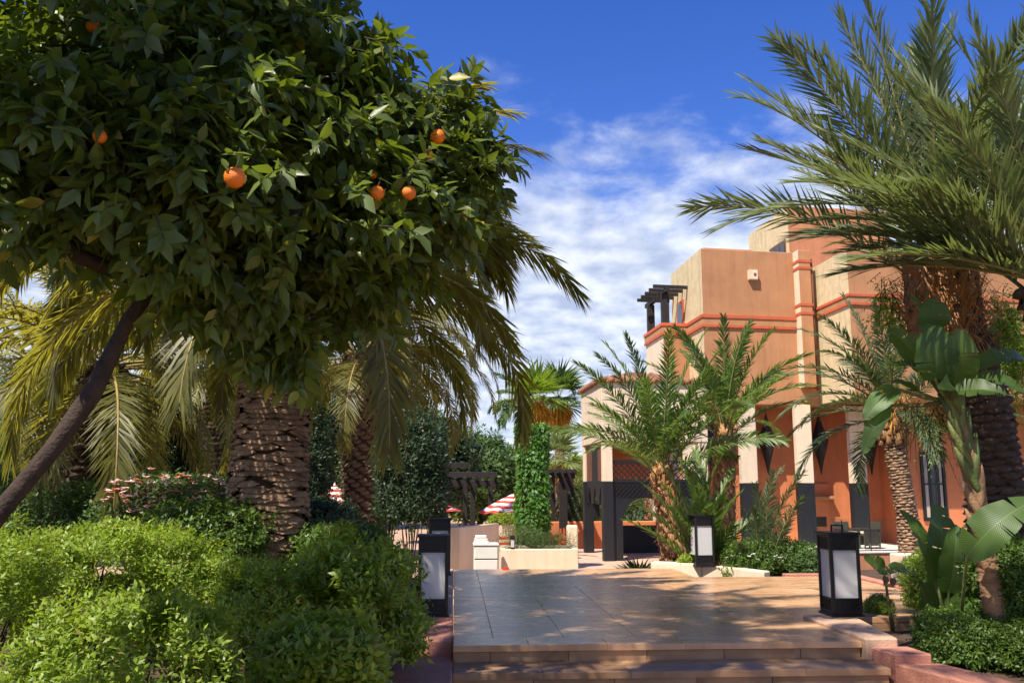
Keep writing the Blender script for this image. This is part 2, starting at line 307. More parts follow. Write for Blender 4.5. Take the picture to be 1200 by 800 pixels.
class MB:
    """collects polygons in world space; build() links ONE mesh object"""
    def __init__(s): s.v = []; s.f = []; s.m = []
    def poly(s, pts, faces, mi=0):
        b = len(s.v); s.v += [tuple(p) for p in pts]
        s.f += [tuple(b+i for i in f) for f in faces]; s.m += [mi]*len(faces); return s
    def box(s, x0, x1, y0, y1, z0, z1, mi=0):
        return s.poly([(x0,y0,z0),(x1,y0,z0),(x1,y1,z0),(x0,y1,z0),(x0,y0,z1),(x1,y0,z1),(x1,y1,z1),(x0,y1,z1)],
                      [(3,2,1,0),(4,5,6,7),(0,1,5,4),(1,2,6,5),(2,3,7,6),(3,0,4,7)], mi)
    def prism(s, foot, z0, z1, mi=0):
        n_ = len(foot); pts = [(p[0], p[1], z0) for p in foot]+[(p[0], p[1], z1) for p in foot]
        return s.poly(pts, [tuple(range(n_))[::-1], tuple(range(n_, 2*n_))]+[(i, (i+1) % n_, n_+(i+1) % n_, n_+i) for i in range(n_)], mi)
    def beam(s, a, b, w, h, up=(0, 0, 1), mi=0):
        a = Vector(a); b = Vector(b); d = (b-a).normalized(); u = Vector(up)
        sd = d.cross(u)
        if sd.length < 1e-4: sd = d.cross(Vector((1, 0, 0)))
        sd.normalize(); u = sd.cross(d); pts = []
        for c in (a, b):
            for i, j in ((-1,-1),(1,-1),(1,1),(-1,1)): pts.append(c+sd*(i*w/2)+u*(j*h/2))
        return s.poly(pts, [(0,1,2,3)[::-1],(4,5,6,7),(0,1,5,4),(1,2,6,5),(2,3,7,6),(3,0,4,7)], mi)
    def tube(s, pts, rad, n=8, mi=0, cap=True):
        pts = [Vector(p) for p in pts]
        if not hasattr(rad, '__len__'): rad = [rad]*len(pts)
        ring = []; prev = None
        for i, p_ in enumerate(pts):
            d = (pts[min(i+1, len(pts)-1)]-pts[max(i-1, 0)]).normalized()
            if prev is None:
                a = d.cross(Vector((0, 1, 0))); a = a if a.length > .1 else d.cross(Vector((1, 0, 0)))
            else: a = prev-d*prev.dot(d)
            a.normalize(); prev = a; b = d.cross(a)
            ring += [p_+(a*math.cos(2*math.pi*k/n)+b*math.sin(2*math.pi*k/n))*rad[i] for k in range(n)]
        f = []
        for i in range(len(pts)-1):
            for k in range(n): f.append((i*n+k, i*n+(k+1) % n, (i+1)*n+(k+1) % n, (i+1)*n+k))
        if cap: f.append(tuple(range(n))[::-1]); f.append(tuple((len(pts)-1)*n+k for k in range(n)))
        return s.poly(ring, f, mi)
    def lathe(s, c, prof, n=24, mi=0):
        c = Vector(c); pts = []; f = []
        for r_, z_ in prof: pts += [c+Vector((r_*math.cos(2*math.pi*k/n), r_*math.sin(2*math.pi*k/n), z_)) for k in range(n)]
        for i in range(len(prof)-1):
            for k in range(n): f.append((i*n+k, i*n+(k+1) % n, (i+1)*n+(k+1) % n, (i+1)*n+k))
        return s.poly(pts, f, mi)
    def build(s, name, mats, parent=None, bevel=0.0, smooth=False, local=None, seg=1):
        if isinstance(mats, str): mats = [mats]
        off = wpos(parent) if parent is not None else Vector(local or (0, 0, 0))
        me = bpy.data.meshes.new(name)
        me.from_pydata([(v[0]-off.x, v[1]-off.y, v[2]-off.z) for v in s.v], [], s.f)
        for k in mats: me.materials.append(MATS[k])
        me.polygons.foreach_set('material_index', s.m); me.update()
        if smooth: me.polygons.foreach_set('use_smooth', [True]*len(s.f))
        o = link(name, me, parent, loc=None if parent is not None else tuple(off))
        if bevel > 0:
            b = o.modifiers.new('bevel', 'BEVEL'); b.width = bevel; b.segments = seg; b.limit_method = 'ANGLE'; b.angle_limit = R(40)
        return o
def struct(mb, name, mats, bevel=0.0):
    o = mb.build(name, mats, bevel=bevel); o['kind'] = 'structure'; return o
def thing(name, label, cat, loc, group=None): return tag(empty(name, loc), label, cat, group)

# ------------------------------------------------------------------ foliage helpers (vectorised)
def nrm(a): return a/np.maximum(np.linalg.norm(a, axis=-1, keepdims=True), 1e-9)
LEAF_S = (np.array([[0,0],[.42,-.34],[.42,.34],[1,0]]), np.array([[0,1,2],[1,3,2]]))
LEAF_L = (np.array([[0,0],[.2,-.34],[.2,.34],[.47,-.5],[.47,.5],[.76,-.26],[.76,.26],[1,0],[.5,0]]),
          np.array([[0,1,8],[0,8,2],[1,3,8],[2,8,4],[3,5,8],[4,8,6],[5,7,8],[6,8,7]]))
def leaves(P, D, N, ln, wd_, shape=LEAF_S, fold=0.25, curl=0.2):
    """P base, D direction, N leaf normal -> verts, tris"""
    P = np.asarray(P, float); D = nrm(np.asarray(D, float)); W = nrm(np.cross(D, N)); U = nrm(np.cross(W, D))
    ln = np.broadcast_to(np.asarray(ln, float).reshape(-1, 1), (len(P), 1)); wd_ = np.broadcast_to(np.asarray(wd_, float).reshape(-1, 1), (len(P), 1))
    S, T = shape; k = len(S)
    V = np.empty((len(P), k, 3))
    for i, (a, b) in enumerate(S):
        V[:, i] = P + D*(a*ln) + W*(b*wd_) + U*(abs(b)*fold*wd_ - curl*a*a*ln*0.5)
    Tt = (np.arange(len(P))[:, None, None]*k + T[None]).reshape(-1, 3)
    return V.reshape(-1, 3), Tt
def rdir(rng, n):
    return nrm(rng.normal(size=(n, 3)))
def lump(Dv, seed, amp=0.18, k=3.2):
    r = np.random.default_rng(seed); o = np.zeros(len(Dv))
    for i in range(5):
        w = r.normal(size=3)*k*(1+.5*i); o += np.sin(Dv@w + r.uniform(0, 6))/(1+.55*i)
    return 1+amp*o/1.8
def blob(rng, c, rad, n, seed, shell=0.22, sq=2.0, zmin=-1, amp=0.16, k=3.2, clump=0):
    """points in an uneven rounded mass, mostly near the skin; returns points and outward normals"""
    D = rdir(rng, int(n*1.6))
    if clump:
        cc = rdir(rng, clump); D = nrm(cc[rng.integers(0, clump, len(D))]+rng.normal(size=(len(D), 3))*1.1/math.sqrt(clump))
    D = D[D[:, 2] > zmin][:n]
    q = (np.abs(D)**sq).sum(1)**(-1/sq)
    r = q*lump(D, seed, amp, k)*(1-np.abs(rng.normal(size=len(D)))*shell)
    if clump: r = r*(1+.9/math.sqrt(clump)*(np.sin(D@np.array([17., 5, 9]))+np.sin(D@np.array([-7., 15, 11])))*.5)
    r = np.maximum(r, 0.1)
    return np.asarray(c)+D*r[:, None]*np.asarray(rad), nrm(D/np.asarray(rad))
def shoots(rng, P, Nn, K=5, sl=0.06, ll=0.03, lw=0.016, up=0.6, shape=LEAF_S):
    """leafy shoots: K leaves whorled up each shoot"""
    n = len(P); ax = nrm(Nn*0.6+np.array([0, 0, up])+rng.normal(size=(n, 3))*0.35)
    a = nrm(np.cross(ax, rng.normal(size=(n, 3)))); b = np.cross(ax, a)
    Ps, Ds, Ns = [], [], []
    L = sl*(0.6+0.8*rng.random((n, 1)))
    for k in range(K):
        th = (k*2.4+rng.random(n)*1.2)[:, None]; rad = a*np.cos(th)+b*np.sin(th)
        Ps.append(P+ax*L*(k/(K-1 if K > 1 else 1))); d = nrm(rad*0.9+ax*(0.35+0.5*k/K)); Ds.append(d); Ns.append(nrm(ax-rad*0.4))
    Ps = np.concatenate(Ps); Ds = np.concatenate(Ds); Ns = np.concatenate(Ns)
    s = 0.65+0.7*rng.random(len(Ps))
    return leaves(Ps, Ds, Ns, ll*s, lw*s, shape)
def merge(parts):
    V = []; T = []; b = 0
    for v, t in parts: V.append(v); T.append(np.asarray(t)+b); b += len(v)
    return np.concatenate(V), np.concatenate(T)
def foliage(name, V, T, mats, parent, mi=None, kind=None, smooth=False):
    off = np.array(wpos(parent)) if parent is not None else np.zeros(3)
    o = link(name, tri_mesh(name, V-off, T, mats if isinstance(mats, (list, tuple)) else [mats], mi, smooth), parent)
    if kind: o['kind'] = kind
    return o
def stems(name, base, tips, r0, parent, matn='twig', n=4, r1=None):
    mb = MB()
    for t_ in tips:
        b = Vector(base)+Vector((random.uniform(-.04, .04), random.uniform(-.04, .04), 0)); t_ = Vector(t_); mid = (b+t_)/2+Vector((random.uniform(-.05, .05), random.uniform(-.05, .05), .04))
        mb.tube([b, mid, t_], [r0, r0*.8, (r1 or r0*.4)], n)
    return mb.build(name, matn, parent)

def frond(base, az, elev, L, droop, rng, n=70, ll=0.42, lw=0.026, vee=25, grav=0.25, rw=0.03, start=0.14, a0=72, a1=22, sway=0.25, pw=1.4, jit=8, tipl=0.45, roll=None):
    """one pinnate frond; returns verts, tris, material index (0 leaflets, 1 rachis). angles in radians for az, elev, droop"""
    K = 16; t = np.linspace(0, 1, K+1)
    pit = elev-droop*t**pw; azs = az+sway*rng.normal()*t
    d = np.stack([np.cos(pit)*np.cos(azs), np.cos(pit)*np.sin(azs), np.sin(pit)], 1)
    pos = np.vstack([[0, 0, 0], np.cumsum((d[:-1]+d[1:])/2*L/K, 0)])+np.asarray(base)
    rl = (rng.normal()*0.35 if roll is None else roll)
    S0 = np.stack([np.sin(azs), -np.cos(azs), 0*azs], 1); N0 = np.cross(S0, d)
    rl = rl*(0.4+t)[:, None]
    S = S0*np.cos(rl)+N0*np.sin(rl); N = np.cross(S, d)
    s = start+(1-start)*(np.arange(n)+0.5)/n
    Vs, Ts, b = [], [], 0
    for side in (-1, 1):
        ss = np.clip(s+rng.normal(size=n)*0.004, 0, 1)
        f = lambda A: np.stack([np.interp(ss, t, A[:, i]) for i in range(3)], 1)
        p = f(pos); T_ = nrm(f(d)); Sx = nrm(f(S)); Nx = nrm(f(N))
        al = np.radians(a0+(a1-a0)*ss**1.3+rng.normal(size=n)*jit)[:, None]
        be = np.radians(vee*(1-0.4*ss)+rng.normal(size=n)*jit*1.3)[:, None]
        dr = nrm(np.cos(al)*T_+np.sin(al)*(side*Sx*np.cos(be)+Nx*np.sin(be)))
        prof = np.where(ss < 0.35, 0.45+0.55*(ss-start)/(0.35-start), 1-(1-tipl)*((ss-0.35)/0.65)**1.8)
        le = (ll*prof*(0.88+0.24*rng.random(n)))[:, None]
        w = nrm(T_-(T_*dr).sum(1, keepdims=True)*dr)*lw/2
        g = np.array([0, 0, -grav])
        mid = p+dr*le*0.5+g*le*0.22; tip = p+dr*le+g*le*0.9
        V = np.stack([p-w*.55, p+w*.55, mid-w, mid+w, tip], 1).reshape(-1, 3)
        Ts.append((np.arange(n)[:, None, None]*5+np.array([[0,1,3],[0,3,2],[2,3,4]])[None]).reshape(-1, 3)+b); Vs.append(V); b += len(V)
    ntl = sum(len(x) for x in Ts)
    rr = rw*(1-0.85*t)[:, None]*0.5; q = [(-1.2, 0), (0, 0.9), (1.2, 0), (0, -0.9)]
    ring = np.stack([pos+S*rr*a+N*rr*c for a, c in q], 1).reshape(-1, 3)
    tt = []
    for i in range(K):
        for k in range(4):
            a_, b_, c_, e_ = i*4+k, i*4+(k+1) % 4, (i+1)*4+(k+1) % 4, (i+1)*4+k
            tt += [[a_, b_, c_], [a_, c_, e_]]
    tt = np.array(tt)+b; Vs.append(ring); Ts.append(tt)
    mi = np.concatenate([np.zeros(ntl, int), np.ones(len(tt), int)])
    return np.concatenate(Vs), np.concatenate(Ts), mi
def add_frond(root, mats, name='frond', **k):
    V, T, mi = frond(**k)
    return foliage(name, V, T, mats, root, mi)
def toward(a, b):
    d = Vector(b)-Vector(a); return math.atan2(d.y, d.x)
random.seed(7)
# ================================================================== SETTING
struct(MB().box(-700, 700, -60, 1200, -2.2, -1.75), 'ground', 'lawn')
def heightfield(name, x0, x1, y0, y1, fn, mat, nx=60, ny=60):
    xs = np.linspace(x0, x1, nx); ys = np.linspace(y0, y1, ny)
    X, Y = np.meshgrid(xs, ys); Z = fn(X, Y)
    V = np.stack([X, Y, Z], -1).reshape(-1, 3); i = np.arange((ny-1)*(nx-1)); a = (i//(nx-1))*nx+i % (nx-1)
    T = np.concatenate([np.stack([a, a+1, a+nx+1], 1), np.stack([a, a+nx+1, a+nx], 1)])
    o = link(name, tri_mesh(name, V, T, [mat], smooth=True)); o['kind'] = 'structure'; return o
ss = lambda a, b, x: (lambda t: t*t*(3-2*t))(np.clip((x-a)/(b-a), 0, 1))
wob = lambda X, Y: 0.03*np.sin(X*2.1+Y*1.3)+0.025*np.sin(X*4.7-Y*3.1)+0.015*np.sin(9*X+7*Y)
heightfield('garden_bed', -26, -0.46, -3, 30, lambda X, Y: 0.02+wob(X, Y)-1.0*ss(12, 22, Y)-0.75*ss(22, 28, Y)-0.0*X, 'soil', 90, 110)
heightfield('garden_bed', 3.74, 26, 2.0, 26.6, lambda X, Y: -0.14+wob(X, Y)*ss(3.6, 4.2, X)-1.05*ss(13.5, 19, Y), 'soil', 80, 80)
heightfield('hill', -420, 500, 140, 520, lambda X, Y: -1.7+ss(150, 420, Y)*(10+6*np.sin(X*.013)+3*np.sin(X*.04+1)), 'hill', 80, 30)
struct(MB().box(-40, 20, 28.0, 70, -1.74, -1.5), 'dining_terrace', 'terrace_pave')
struct(MB().box(-2.6, 6.2, 15.55, 28.6, -1.7, -0.7), 'terrace', 'terrace_pave')
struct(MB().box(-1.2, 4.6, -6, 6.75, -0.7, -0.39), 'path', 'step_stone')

# ---- deck: base, slabs, steps
deck = struct(MB().box(0.0, 3.42, 7.67, 14.28, -0.66, -0.052).box(3.42, 5.6, 8.95, 12.92, -0.3, -0.056), 'deck', 'deck_stone')
def slab_mesh(w, d, h, name, mat, bev=0.003):
    m_ = MB()
    x, y = w/2, d/2; b = bev
    m_.poly([(-x,-y,0),(x,-y,0),(x,y,0),(-x,y,0),(-x,-y,h-b),(x,-y,h-b),(x,y,h-b),(-x,y,h-b),(-x+b,-y+b,h),(x-b,-y+b,h),(x-b,y-b,h),(-x+b,y-b,h)],
            [(0,1,5,4),(1,2,6,5),(2,3,7,6),(3,0,4,7),(4,5,9,8),(5,6,10,9),(6,7,11,10),(7,4,8,11),(8,9,10,11)])
    me = bpy.data.meshes.new(name); me.from_pydata(m_.v, [], m_.f); me.materials.append(MATS[mat]); me.update(); return me
rnd = random.Random(3)
GAP = 0.0016
def lay(parent, x0, x1, y0, y1, tw, td, zt, h, mat, name='slab', xcuts=None):
    xs = xcuts or [x0+i*(x1-x0)/max(1, round((x1-x0)/tw)) for i in range(max(1, round((x1-x0)/tw))+1)]
    ny = max(1, round((y1-y0)/td)); cache = {}
    for i in range(len(xs)-1):
        for j in range(ny):
            w, d = xs[i+1]-xs[i]-GAP, (y1-y0)/ny-GAP; k = (round(w, 4), round(d, 4))
            if k not in cache: cache[k] = slab_mesh(w, d, h, name, mat)
            link(name, cache[k], parent, ((xs[i]+xs[i+1])/2, y0+(j+.5)*(y1-y0)/ny, zt-h+rnd.uniform(-.0012, .0012)), (rnd.uniform(-.0012, .0012), rnd.uniform(-.0012, .0012), 0))
lay(deck, 0, 3.42, 7.96, 14.28, .62, .66, 0, .05, 'deck_stone', xcuts=[0, .34, .95, 1.57, 2.19, 2.81, 3.42])
lay(deck, 3.42, 5.6, 8.95, 12.92, .6, .66, 0, .05, 'deck_stone')
lay(deck, 0, 3.42, 7.62, 7.96, .62, .34, 0.002, .05, 'deck_stone', name='nosing', xcuts=[0, .62, 1.27, 1.92, 2.57, 3.42])
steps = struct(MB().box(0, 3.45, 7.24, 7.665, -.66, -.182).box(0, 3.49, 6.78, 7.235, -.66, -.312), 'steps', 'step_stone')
for k, (yf, zt, xr) in enumerate(((7.645, -.052, 3.415), (7.215, -.182, 3.445))):
    cuts = [0.0, .3, .95, 1.6, 2.25, 2.9, xr] if k == 0 else [0.0, .62, 1.25, 1.9, 2.5, xr]
    for i in range(len(cuts)-1):
        w = cuts[i+1]-cuts[i]-.004
        link('riser', slab_mesh(w, .128, .022, 'riser', 'step_stone', .003), steps, ((cuts[i]+cuts[i+1])/2, yf+.022, zt-.065), (R(90), 0, 0))
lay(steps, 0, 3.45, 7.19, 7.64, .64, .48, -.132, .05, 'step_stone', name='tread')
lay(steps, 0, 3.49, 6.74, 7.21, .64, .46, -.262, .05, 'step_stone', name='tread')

# ---- parapets
w1 = thing('parapet_wall', 'stepped rose rendered parapet left of the steps, leafy shrub hanging over it', 'wall', (-.22, 7.4, -.4))
MB().box(-.46, -.004, 7.95, 9.3, -.7, -.01).build('coping', 'pinkwall', w1, .012)
MB().prism([(-.60, 5.2), (-.004, 5.2), (-.004, 7.95), (-.46, 7.95)], -.7, -.125).build('wall', 'pinkwall', w1, .014)
MB().box(-.40, -.01, 9.3, 14.3, -.7, .012).build('kerb', 'kerbstone', w1, .012)
w2 = thing('parapet_wall', 'rose rendered parapet running down right of the steps under the clipped green bush', 'wall', (3.6, 7, -.4))
MB().prism([(3.425, 7.55), (3.70, 7.55), (3.92, 8.93), (3.425, 8.93)], -.7, .035).build('plinth', 'kerbstone', w2, .012)
MB().prism([(3.50, 7.2), (3.80, 7.2), (3.78, 7.55), (3.46, 7.55)], -.7, -.03).build('pier', 'pinkwall', w2, .012)
MB().prism([(4.16, 5.0), (4.48, 5.0), (3.86, 7.2), (3.50, 7.2)], -.7, -.10).build('wall', 'pinkwall', w2, .014)
MB().prism([(4.125, 5.0), (4.145, 5.0), (3.49, 7.19), (3.47, 7.19)], -.5, -.26).build('skirting', 'kerbstone', w2)
# kerbs of the planted island and of the bed along the deck's wing
k1 = thing('bed_kerb', 'cream rendered kerb around the palm bed behind the deck', 'kerb', (3, 14.4, 0))
a_, b_ = at(766, 660, 14.5), at(812, 662, 14.5); c_ = at(870, 668, 14.1)
MB().prism([(a_.x, 14.75), (a_.x+.55, 14.42), (b_.x+.1, 14.36), (b_.x+.1, 14.62), (a_.x+.5, 14.7), (a_.x+.1, 14.95)], -.7, .06).build('kerb', 'cream', k1, .03, seg=3)
MB().prism([(b_.x+.1, 14.36), (b_.x+.45, 14.30), (c_.x+.1, 13.4), (c_.x+.25, 13.55), (b_.x+.5, 14.52), (b_.x+.1, 14.6)], -.7, .02).build('kerb', 'cream', k1, .02, seg=2)
k2 = thing('bed_kerb', 'low rose kerb edging the sunny wing of the deck before the flower bed', 'kerb', (4.8, 13, 0))
MB().prism([(c_.x+.26, 12.93), (5.62, 12.93), (5.62, 13.09), (c_.x+.26, 13.09)], -.5, .03).build('kerb', 'pinkwall', k2, .01)
MB().prism([(5.61, 8.9), (5.77, 8.9), (5.77, 13.09), (5.625, 13.09)], -.5, .03).build('kerb', 'pinkwall', k2, .01)
bk = MB(); c0 = at(1060, 672, 12.2)
bk.box(c0.x-.1, c0.x+.22, 12.05, 12.4, .001, .36)
o = bk.build('stone_block', 'cream', local=(c0.x, 12.2, 0), bevel=.015); tag(o, 'pale square stone block standing on the deck wing beside the lime bush', 'block')

# ================================================================== HOTEL
F0 = at(823, 340, 29.5); F0.z = -.7
UA = R(6.4); UU = Vector((math.cos(UA), math.sin(UA), 0)); WW = Vector((-.028, 1, 0))
def FP(u, v, z=0.0, o=None): q = (o or F0)+UU*u+WW*v; return Vector((q.x, q.y, z))
def foot(u0, u1, v0, v1, o=None): return [FP(u0, v0, 0, o), FP(u1, v0, 0, o), FP(u1, v1, 0, o), FP(u0, v1, 0, o)]
def u_of(px, py, v=0.0):
    """facade coordinate u of what is seen at (px,py) in the plane v"""
    d = at(px, py, 30)-Vector((0, 0, EYE)); b = F0+WW*v
    den = d.x*UU.y-d.y*UU.x
    t = (b.x*UU.y-b.y*UU.x)/den
    q = d*t; return (q.x-b.x)*UU.x+(q.y-b.y)*UU.y, EYE+q.z
hotel = thing('hotel_building', 'terracotta hotel building with red banded cornices and a columned arcade', 'building', tuple(F0))
def block(name, u0, u1, v0, v1, z0, z1, front, side, parent=None, bev=.02):
    m_ = MB(); f = foot(u0, u1, v0, v1); n_ = 4
    pts = [(p.x, p.y, z0) for p in f]+[(p.x, p.y, z1) for p in f]
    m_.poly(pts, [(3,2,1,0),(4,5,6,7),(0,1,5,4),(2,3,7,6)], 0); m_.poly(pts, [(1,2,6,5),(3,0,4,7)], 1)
    return m_.build(name, [front, side], parent or hotel, bev)
zb_t = u_of(824, 369, 0)[1]; zb_b = u_of(824, 383, 0)[1]; zroof = u_of(823, 291, 0)[1]
zsof = u_of(870, 473, -.25)[1]
uR = u_of(931, 340)[0]
upper = block('upper_storey', 0, uR, 0, 3.9, zsof+.6, zroof, 'tanwall', 'sandwall_sunlit')  # flanks paler than the front: sunlight on them is painted in
block('parapet', .35, u_of(882, 288, .8)[0], .8, 3.7, zroof, zroof+.26, 'tanwall', 'sandwall_sunlit')
u2l = u_of(777, 380, 1.8)[0]
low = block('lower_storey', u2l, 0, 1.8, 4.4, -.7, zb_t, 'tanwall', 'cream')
block('rear_storey', -.02, 9.5, 1.0, 9.0, -.7, zsof+.6, 'redwall', 'redwall')
# string courses: two red lines with a cream strip between, on every face they pass
def course(name, pts, z0, z1, proud, mat):
    m_ = MB()
    for a, b in zip(pts[:-1], pts[1:]):
        d = (b-a).normalized(); n_ = Vector((d.y, -d.x, 0))
        a2 = a-d*proud*.98; b2 = b+d*proud*.98
        m_.prism([a2+n_*proud, b2+n_*proud, b2-n_*.02, a2-n_*.02], z0, z1)
    return m_.build(name, mat, hotel)
hb = zb_t-zb_b
path1 = [FP(u2l, 4.4), FP(u2l, 1.8), FP(-.0, 1.8)]
path2 = [FP(0, 1.8), FP(0, 0), FP(uR, 0)]
for pth in (path1, path2):
    course('red_course', pth, zb_t-hb*.22, zb_t+.02, .075, 'redband')
    course('cream_course', pth, zb_b+hb*.22, zb_t-hb*.22, .045, 'tanwall')
    course('red_course', pth, zb_b, zb_b+hb*.22, .06, 'redband')
# tall rear tower
zt = u_of(925, 241, 2.2)[1]; u3 = u_of(924, 270, 2.2)[0]
tower = block('tower', u3, u3+4.2, 2.2, 6.4, zroof-1.5, zt, 'orangewall', 'sandwall_sunlit')
wl_, zl0 = None, u_of(915, 293, 2.6)[1]
wn = MB(); wn.prism([FP(u3-.03, 2.5), FP(u3+.05, 2.5), FP(u3+.05, 4.1), FP(u3-.03, 4.1)], zl0-.35, zl0+.42)
wo = wn.build('window', 'brown_wood', tower)
wn = MB()
for k in range(3): wn.prism([FP(u3-.045, 2.58+k*.5), FP(u3-.031, 2.58+k*.5), FP(u3-.031, 3.0+k*.5), FP(u3-.045, 3.0+k*.5)], zl0-.3, zl0+.34)
wn.build('pane', 'glass_dark', wo)
# pilaster, drainpipe, projecting wing
zp = u_of(935, 294, -.3)[1]; uP = uR; uP1 = u_of(951, 340, -.45)[0]
block('pilaster', uP, uP1, -.45, 2.2, zsof+.6, zp, 'tanwall', 'cream')
for zz0 in (u_of(935, 305, -.45)[1], u_of(935, 313, -.45)[1], u_of(935, 356, -.45)[1], u_of(935, 366, -.45)[1]):
    course('red_course', [FP(uP, 0.02), FP(uP, -.45), FP(uP1, -.45)], zz0-.06, zz0+.03, .02, 'redband')
dp = FP(uP1+.07, -.36); MB().tube([(dp.x, dp.y, zsof+.5), (dp.x, dp.y, zp-.3)], .05, 10).build('drainpipe', 'brown_wood', hotel, smooth=True)
vW = -2.6; uW = u_of(995, 346, vW)[0]; zwb_t = u_of(995, 344, vW)[1]; zwb_b = u_of(995, 357, vW)[1]; zwt = u_of(995, 292, vW)[1]
zws = zsof+.05
block('wing', uW, uW+11.0, vW, 2.2, zws, zwt, 'tanwall', 'sandwall_sunlit')
hb2 = zwb_t-zwb_b; pw_ = [FP(uW, .2), FP(uW, vW), FP(uW+11.0, vW)]
course('red_course', pw_, zwb_t-hb2*.24, zwb_t, .07, 'redband'); course('cream_course', pw_, zwb_b+hb2*.22, zwb_t-hb2*.24, .04, 'tanwall'); course('red_course', pw_, zwb_b, zwb_b+hb2*.22, .055, 'redband')
# little square outlet on the upper wall
uo, zo = u_of(882, 322, -.1)
wo = block('vent_hood', uo-.15, uo+.16, -.17, .02, zo-.17, zo+.16, 'cream', 'cream', bev=.012)
block('vent_opening', uo+.02, uo+.11, -.178, -.172, zo-.05, zo+.05, 'brown_wood', 'brown_wood', parent=wo, bev=0)
# arcade: entablature, back wall, columns with dark lower half
uEnd = u_of(1150, 560, -.25)[0]
block('entablature', u2l-.3, uEnd, -.07, 1.2, zsof, zsof+.6, 'tanwall', 'cream')
for px in (783, 802.5, 869, 935, 998, 1058):
    u0, _ = u_of(px, 540, -.25); w = .36 if px == 783 else .56
    c = block('column', u0, u0+w, -.22, .02, zat(566, 29.4), zsof, 'cream', 'cream', bev=.015)
    block('dado', u0-.01, u0+w+.01, -.232, .03, -.7, zat(566, 29.4), 'dado', 'dado', parent=c, bev=.01)
back_v = .995
# fireplace: breast, shelf, dark hearth
ua, za_ = u_of(953, 600, back_v-.3); ub, _ = u_of(981, 600, back_v-.3)
fp = block('chimney_breast', u_of(946, 600, .7)[0], u_of(976, 600, .7)[0], .93, 1.02, -.7, u_of(960, 566, .7)[1], 'redwall', 'redwall')
sh_z = u_of(960, 583, .6)[1]
block('shelf', u_of(942, 600, .6)[0], u_of(981, 600, .6)[0], .72, .93, sh_z-.06, sh_z+.05, 'tanwall', 'tanwall', parent=fp)
hz0, hz1 = u_of(960, 617, .7)[1], u_of(960, 606, .7)[1]
block('hearth', u_of(957, 612, .7)[0], u_of(972, 612, .7)[0], .91, .931, hz0, hz1, 'black_metal', 'black_metal', parent=fp, bev=0)
def opening(pxa, pxb, pyt, pyb, v, name, leaves_=2, curtain=True, zb=None):
    ua, zt_ = u_of(pxa, pyt, v); ub, zb_ = u_of(pxb, pyb, v)
    zb_ = zb if zb is not None else zb_
    fr = MB(); t_ = .09
    def bx(m_, a, b, z0, z1, va, vb):
        f = foot(a, b, va, vb); m_.prism(f, z0, z1)
    bx(fr, ua, ua+t_, zb_, zt_, v-.06, v+.02); bx(fr, ub-t_, ub, zb_, zt_, v-.06, v+.02); bx(fr, ua+t_, ub-t_, zt_-t_, zt_, v-.06, v+.02); bx(fr, ua+t_, ub-t_, zb_, zb_+t_, v-.06, v+.02)
    for k in range(1, leaves_): c = ua+(ub-ua)*k/leaves_; bx(fr, c-.05, c+.05, zb_+t_, zt_-t_, v-.055, v+.015)
    bx(fr, ua+t_, ub-t_, zb_+(zt_-zb_)*.52, zb_+(zt_-zb_)*.52+.05, v-.05, v+.01)
    d_ = fr.build(name, 'black_metal', hotel)
    gm = MB(); bx(gm, ua+t_*.5, ub-t_*.5, zb_+.03, zt_-.03, v-.018, v-.006); gm.build('pane', 'glass_dark', d_)
    if curtain:
        cm = MB(); n_ = 10; w_ = (ub-ua)*.26
        for s_ in (0, 1):
            for k in range(n_):
                a = (ua+.12 if s_ == 0 else ub-.12-w_)+w_*k/n_; bx(cm, a, a+w_/n_*.7, zb_+.12, zt_-.1, v-.030+.006*(k % 2), v-.020)
        cm.build('curtain', 'curtain', d_)
    return d_
opening(1040, 1067, 545, 640, .985, 'door', 2, False, zb=-.69)
block('ground_storey', u_of(1066, 560, -1.0)[0], uW+11, -1.0, 1.0, -.7, zws-.005, 'redwall', 'redwall')
opening(1077, 1111, 529, 610, -1.01, 'window', 3, True)
# roof terrace pergola
pg = thing('roof_pergola', 'black timber pergola on the roof terrace at the hotel corner', 'pergola', tuple(FP(u2l, 1.8, zb_t)))
ph = 1.12
for (u_, v_) in ((u2l+.14, 2.0), (u2l+.14, 4.1)):
    q = FP(u_, v_); MB().box(q.x-.13, q.x+.13, q.y-.13, q.y+.13, zb_t, zb_t+ph).build('post', 'dark_wood', pg, .01)
MB().beam(FP(u2l+.14, 1.55, zb_t+ph+.08), FP(u2l+.14, 4.7, zb_t+ph+.08), .16, .16).build('beam', 'dark_wood', pg, .01)
for k in range(5):
    v_ = 1.75+k*.62; MB().beam(FP(u2l-.35, v_, zb_t+ph+.22), FP(.0, v_, zb_t+ph+.22), .1, .12).build('rafter', 'dark_wood', pg, .01)
dr = MB().prism([FP(-.05, 2.2), FP(.03, 2.2), FP(.03, 3.1), FP(-.05, 3.1)], zb_t+.02, zb_t+1.0).build('door', 'redband', hotel)
MB().prism([FP(-.06, 2.32), FP(-.052, 2.32), FP(-.052, 2.98), FP(-.06, 2.98)], zb_t+.06, zb_t+.92).build('pane', 'glass_dark', dr)
# veranda in front of the arcade
ver = MB(); f = foot(u_of(862, 640, -2.9)[0], uW+11, -2.95, 1.0); ver.prism(f, -1.7, -.745); ver = struct(ver, 'veranda', 'orangewall')
vf = MB(); vf.prism(foot(u_of(862, 640, -2.9)[0]-.03, uW+11, -2.99, .99), -.744, -.70); vf.build('floor_edge', 'white_paint', ver)
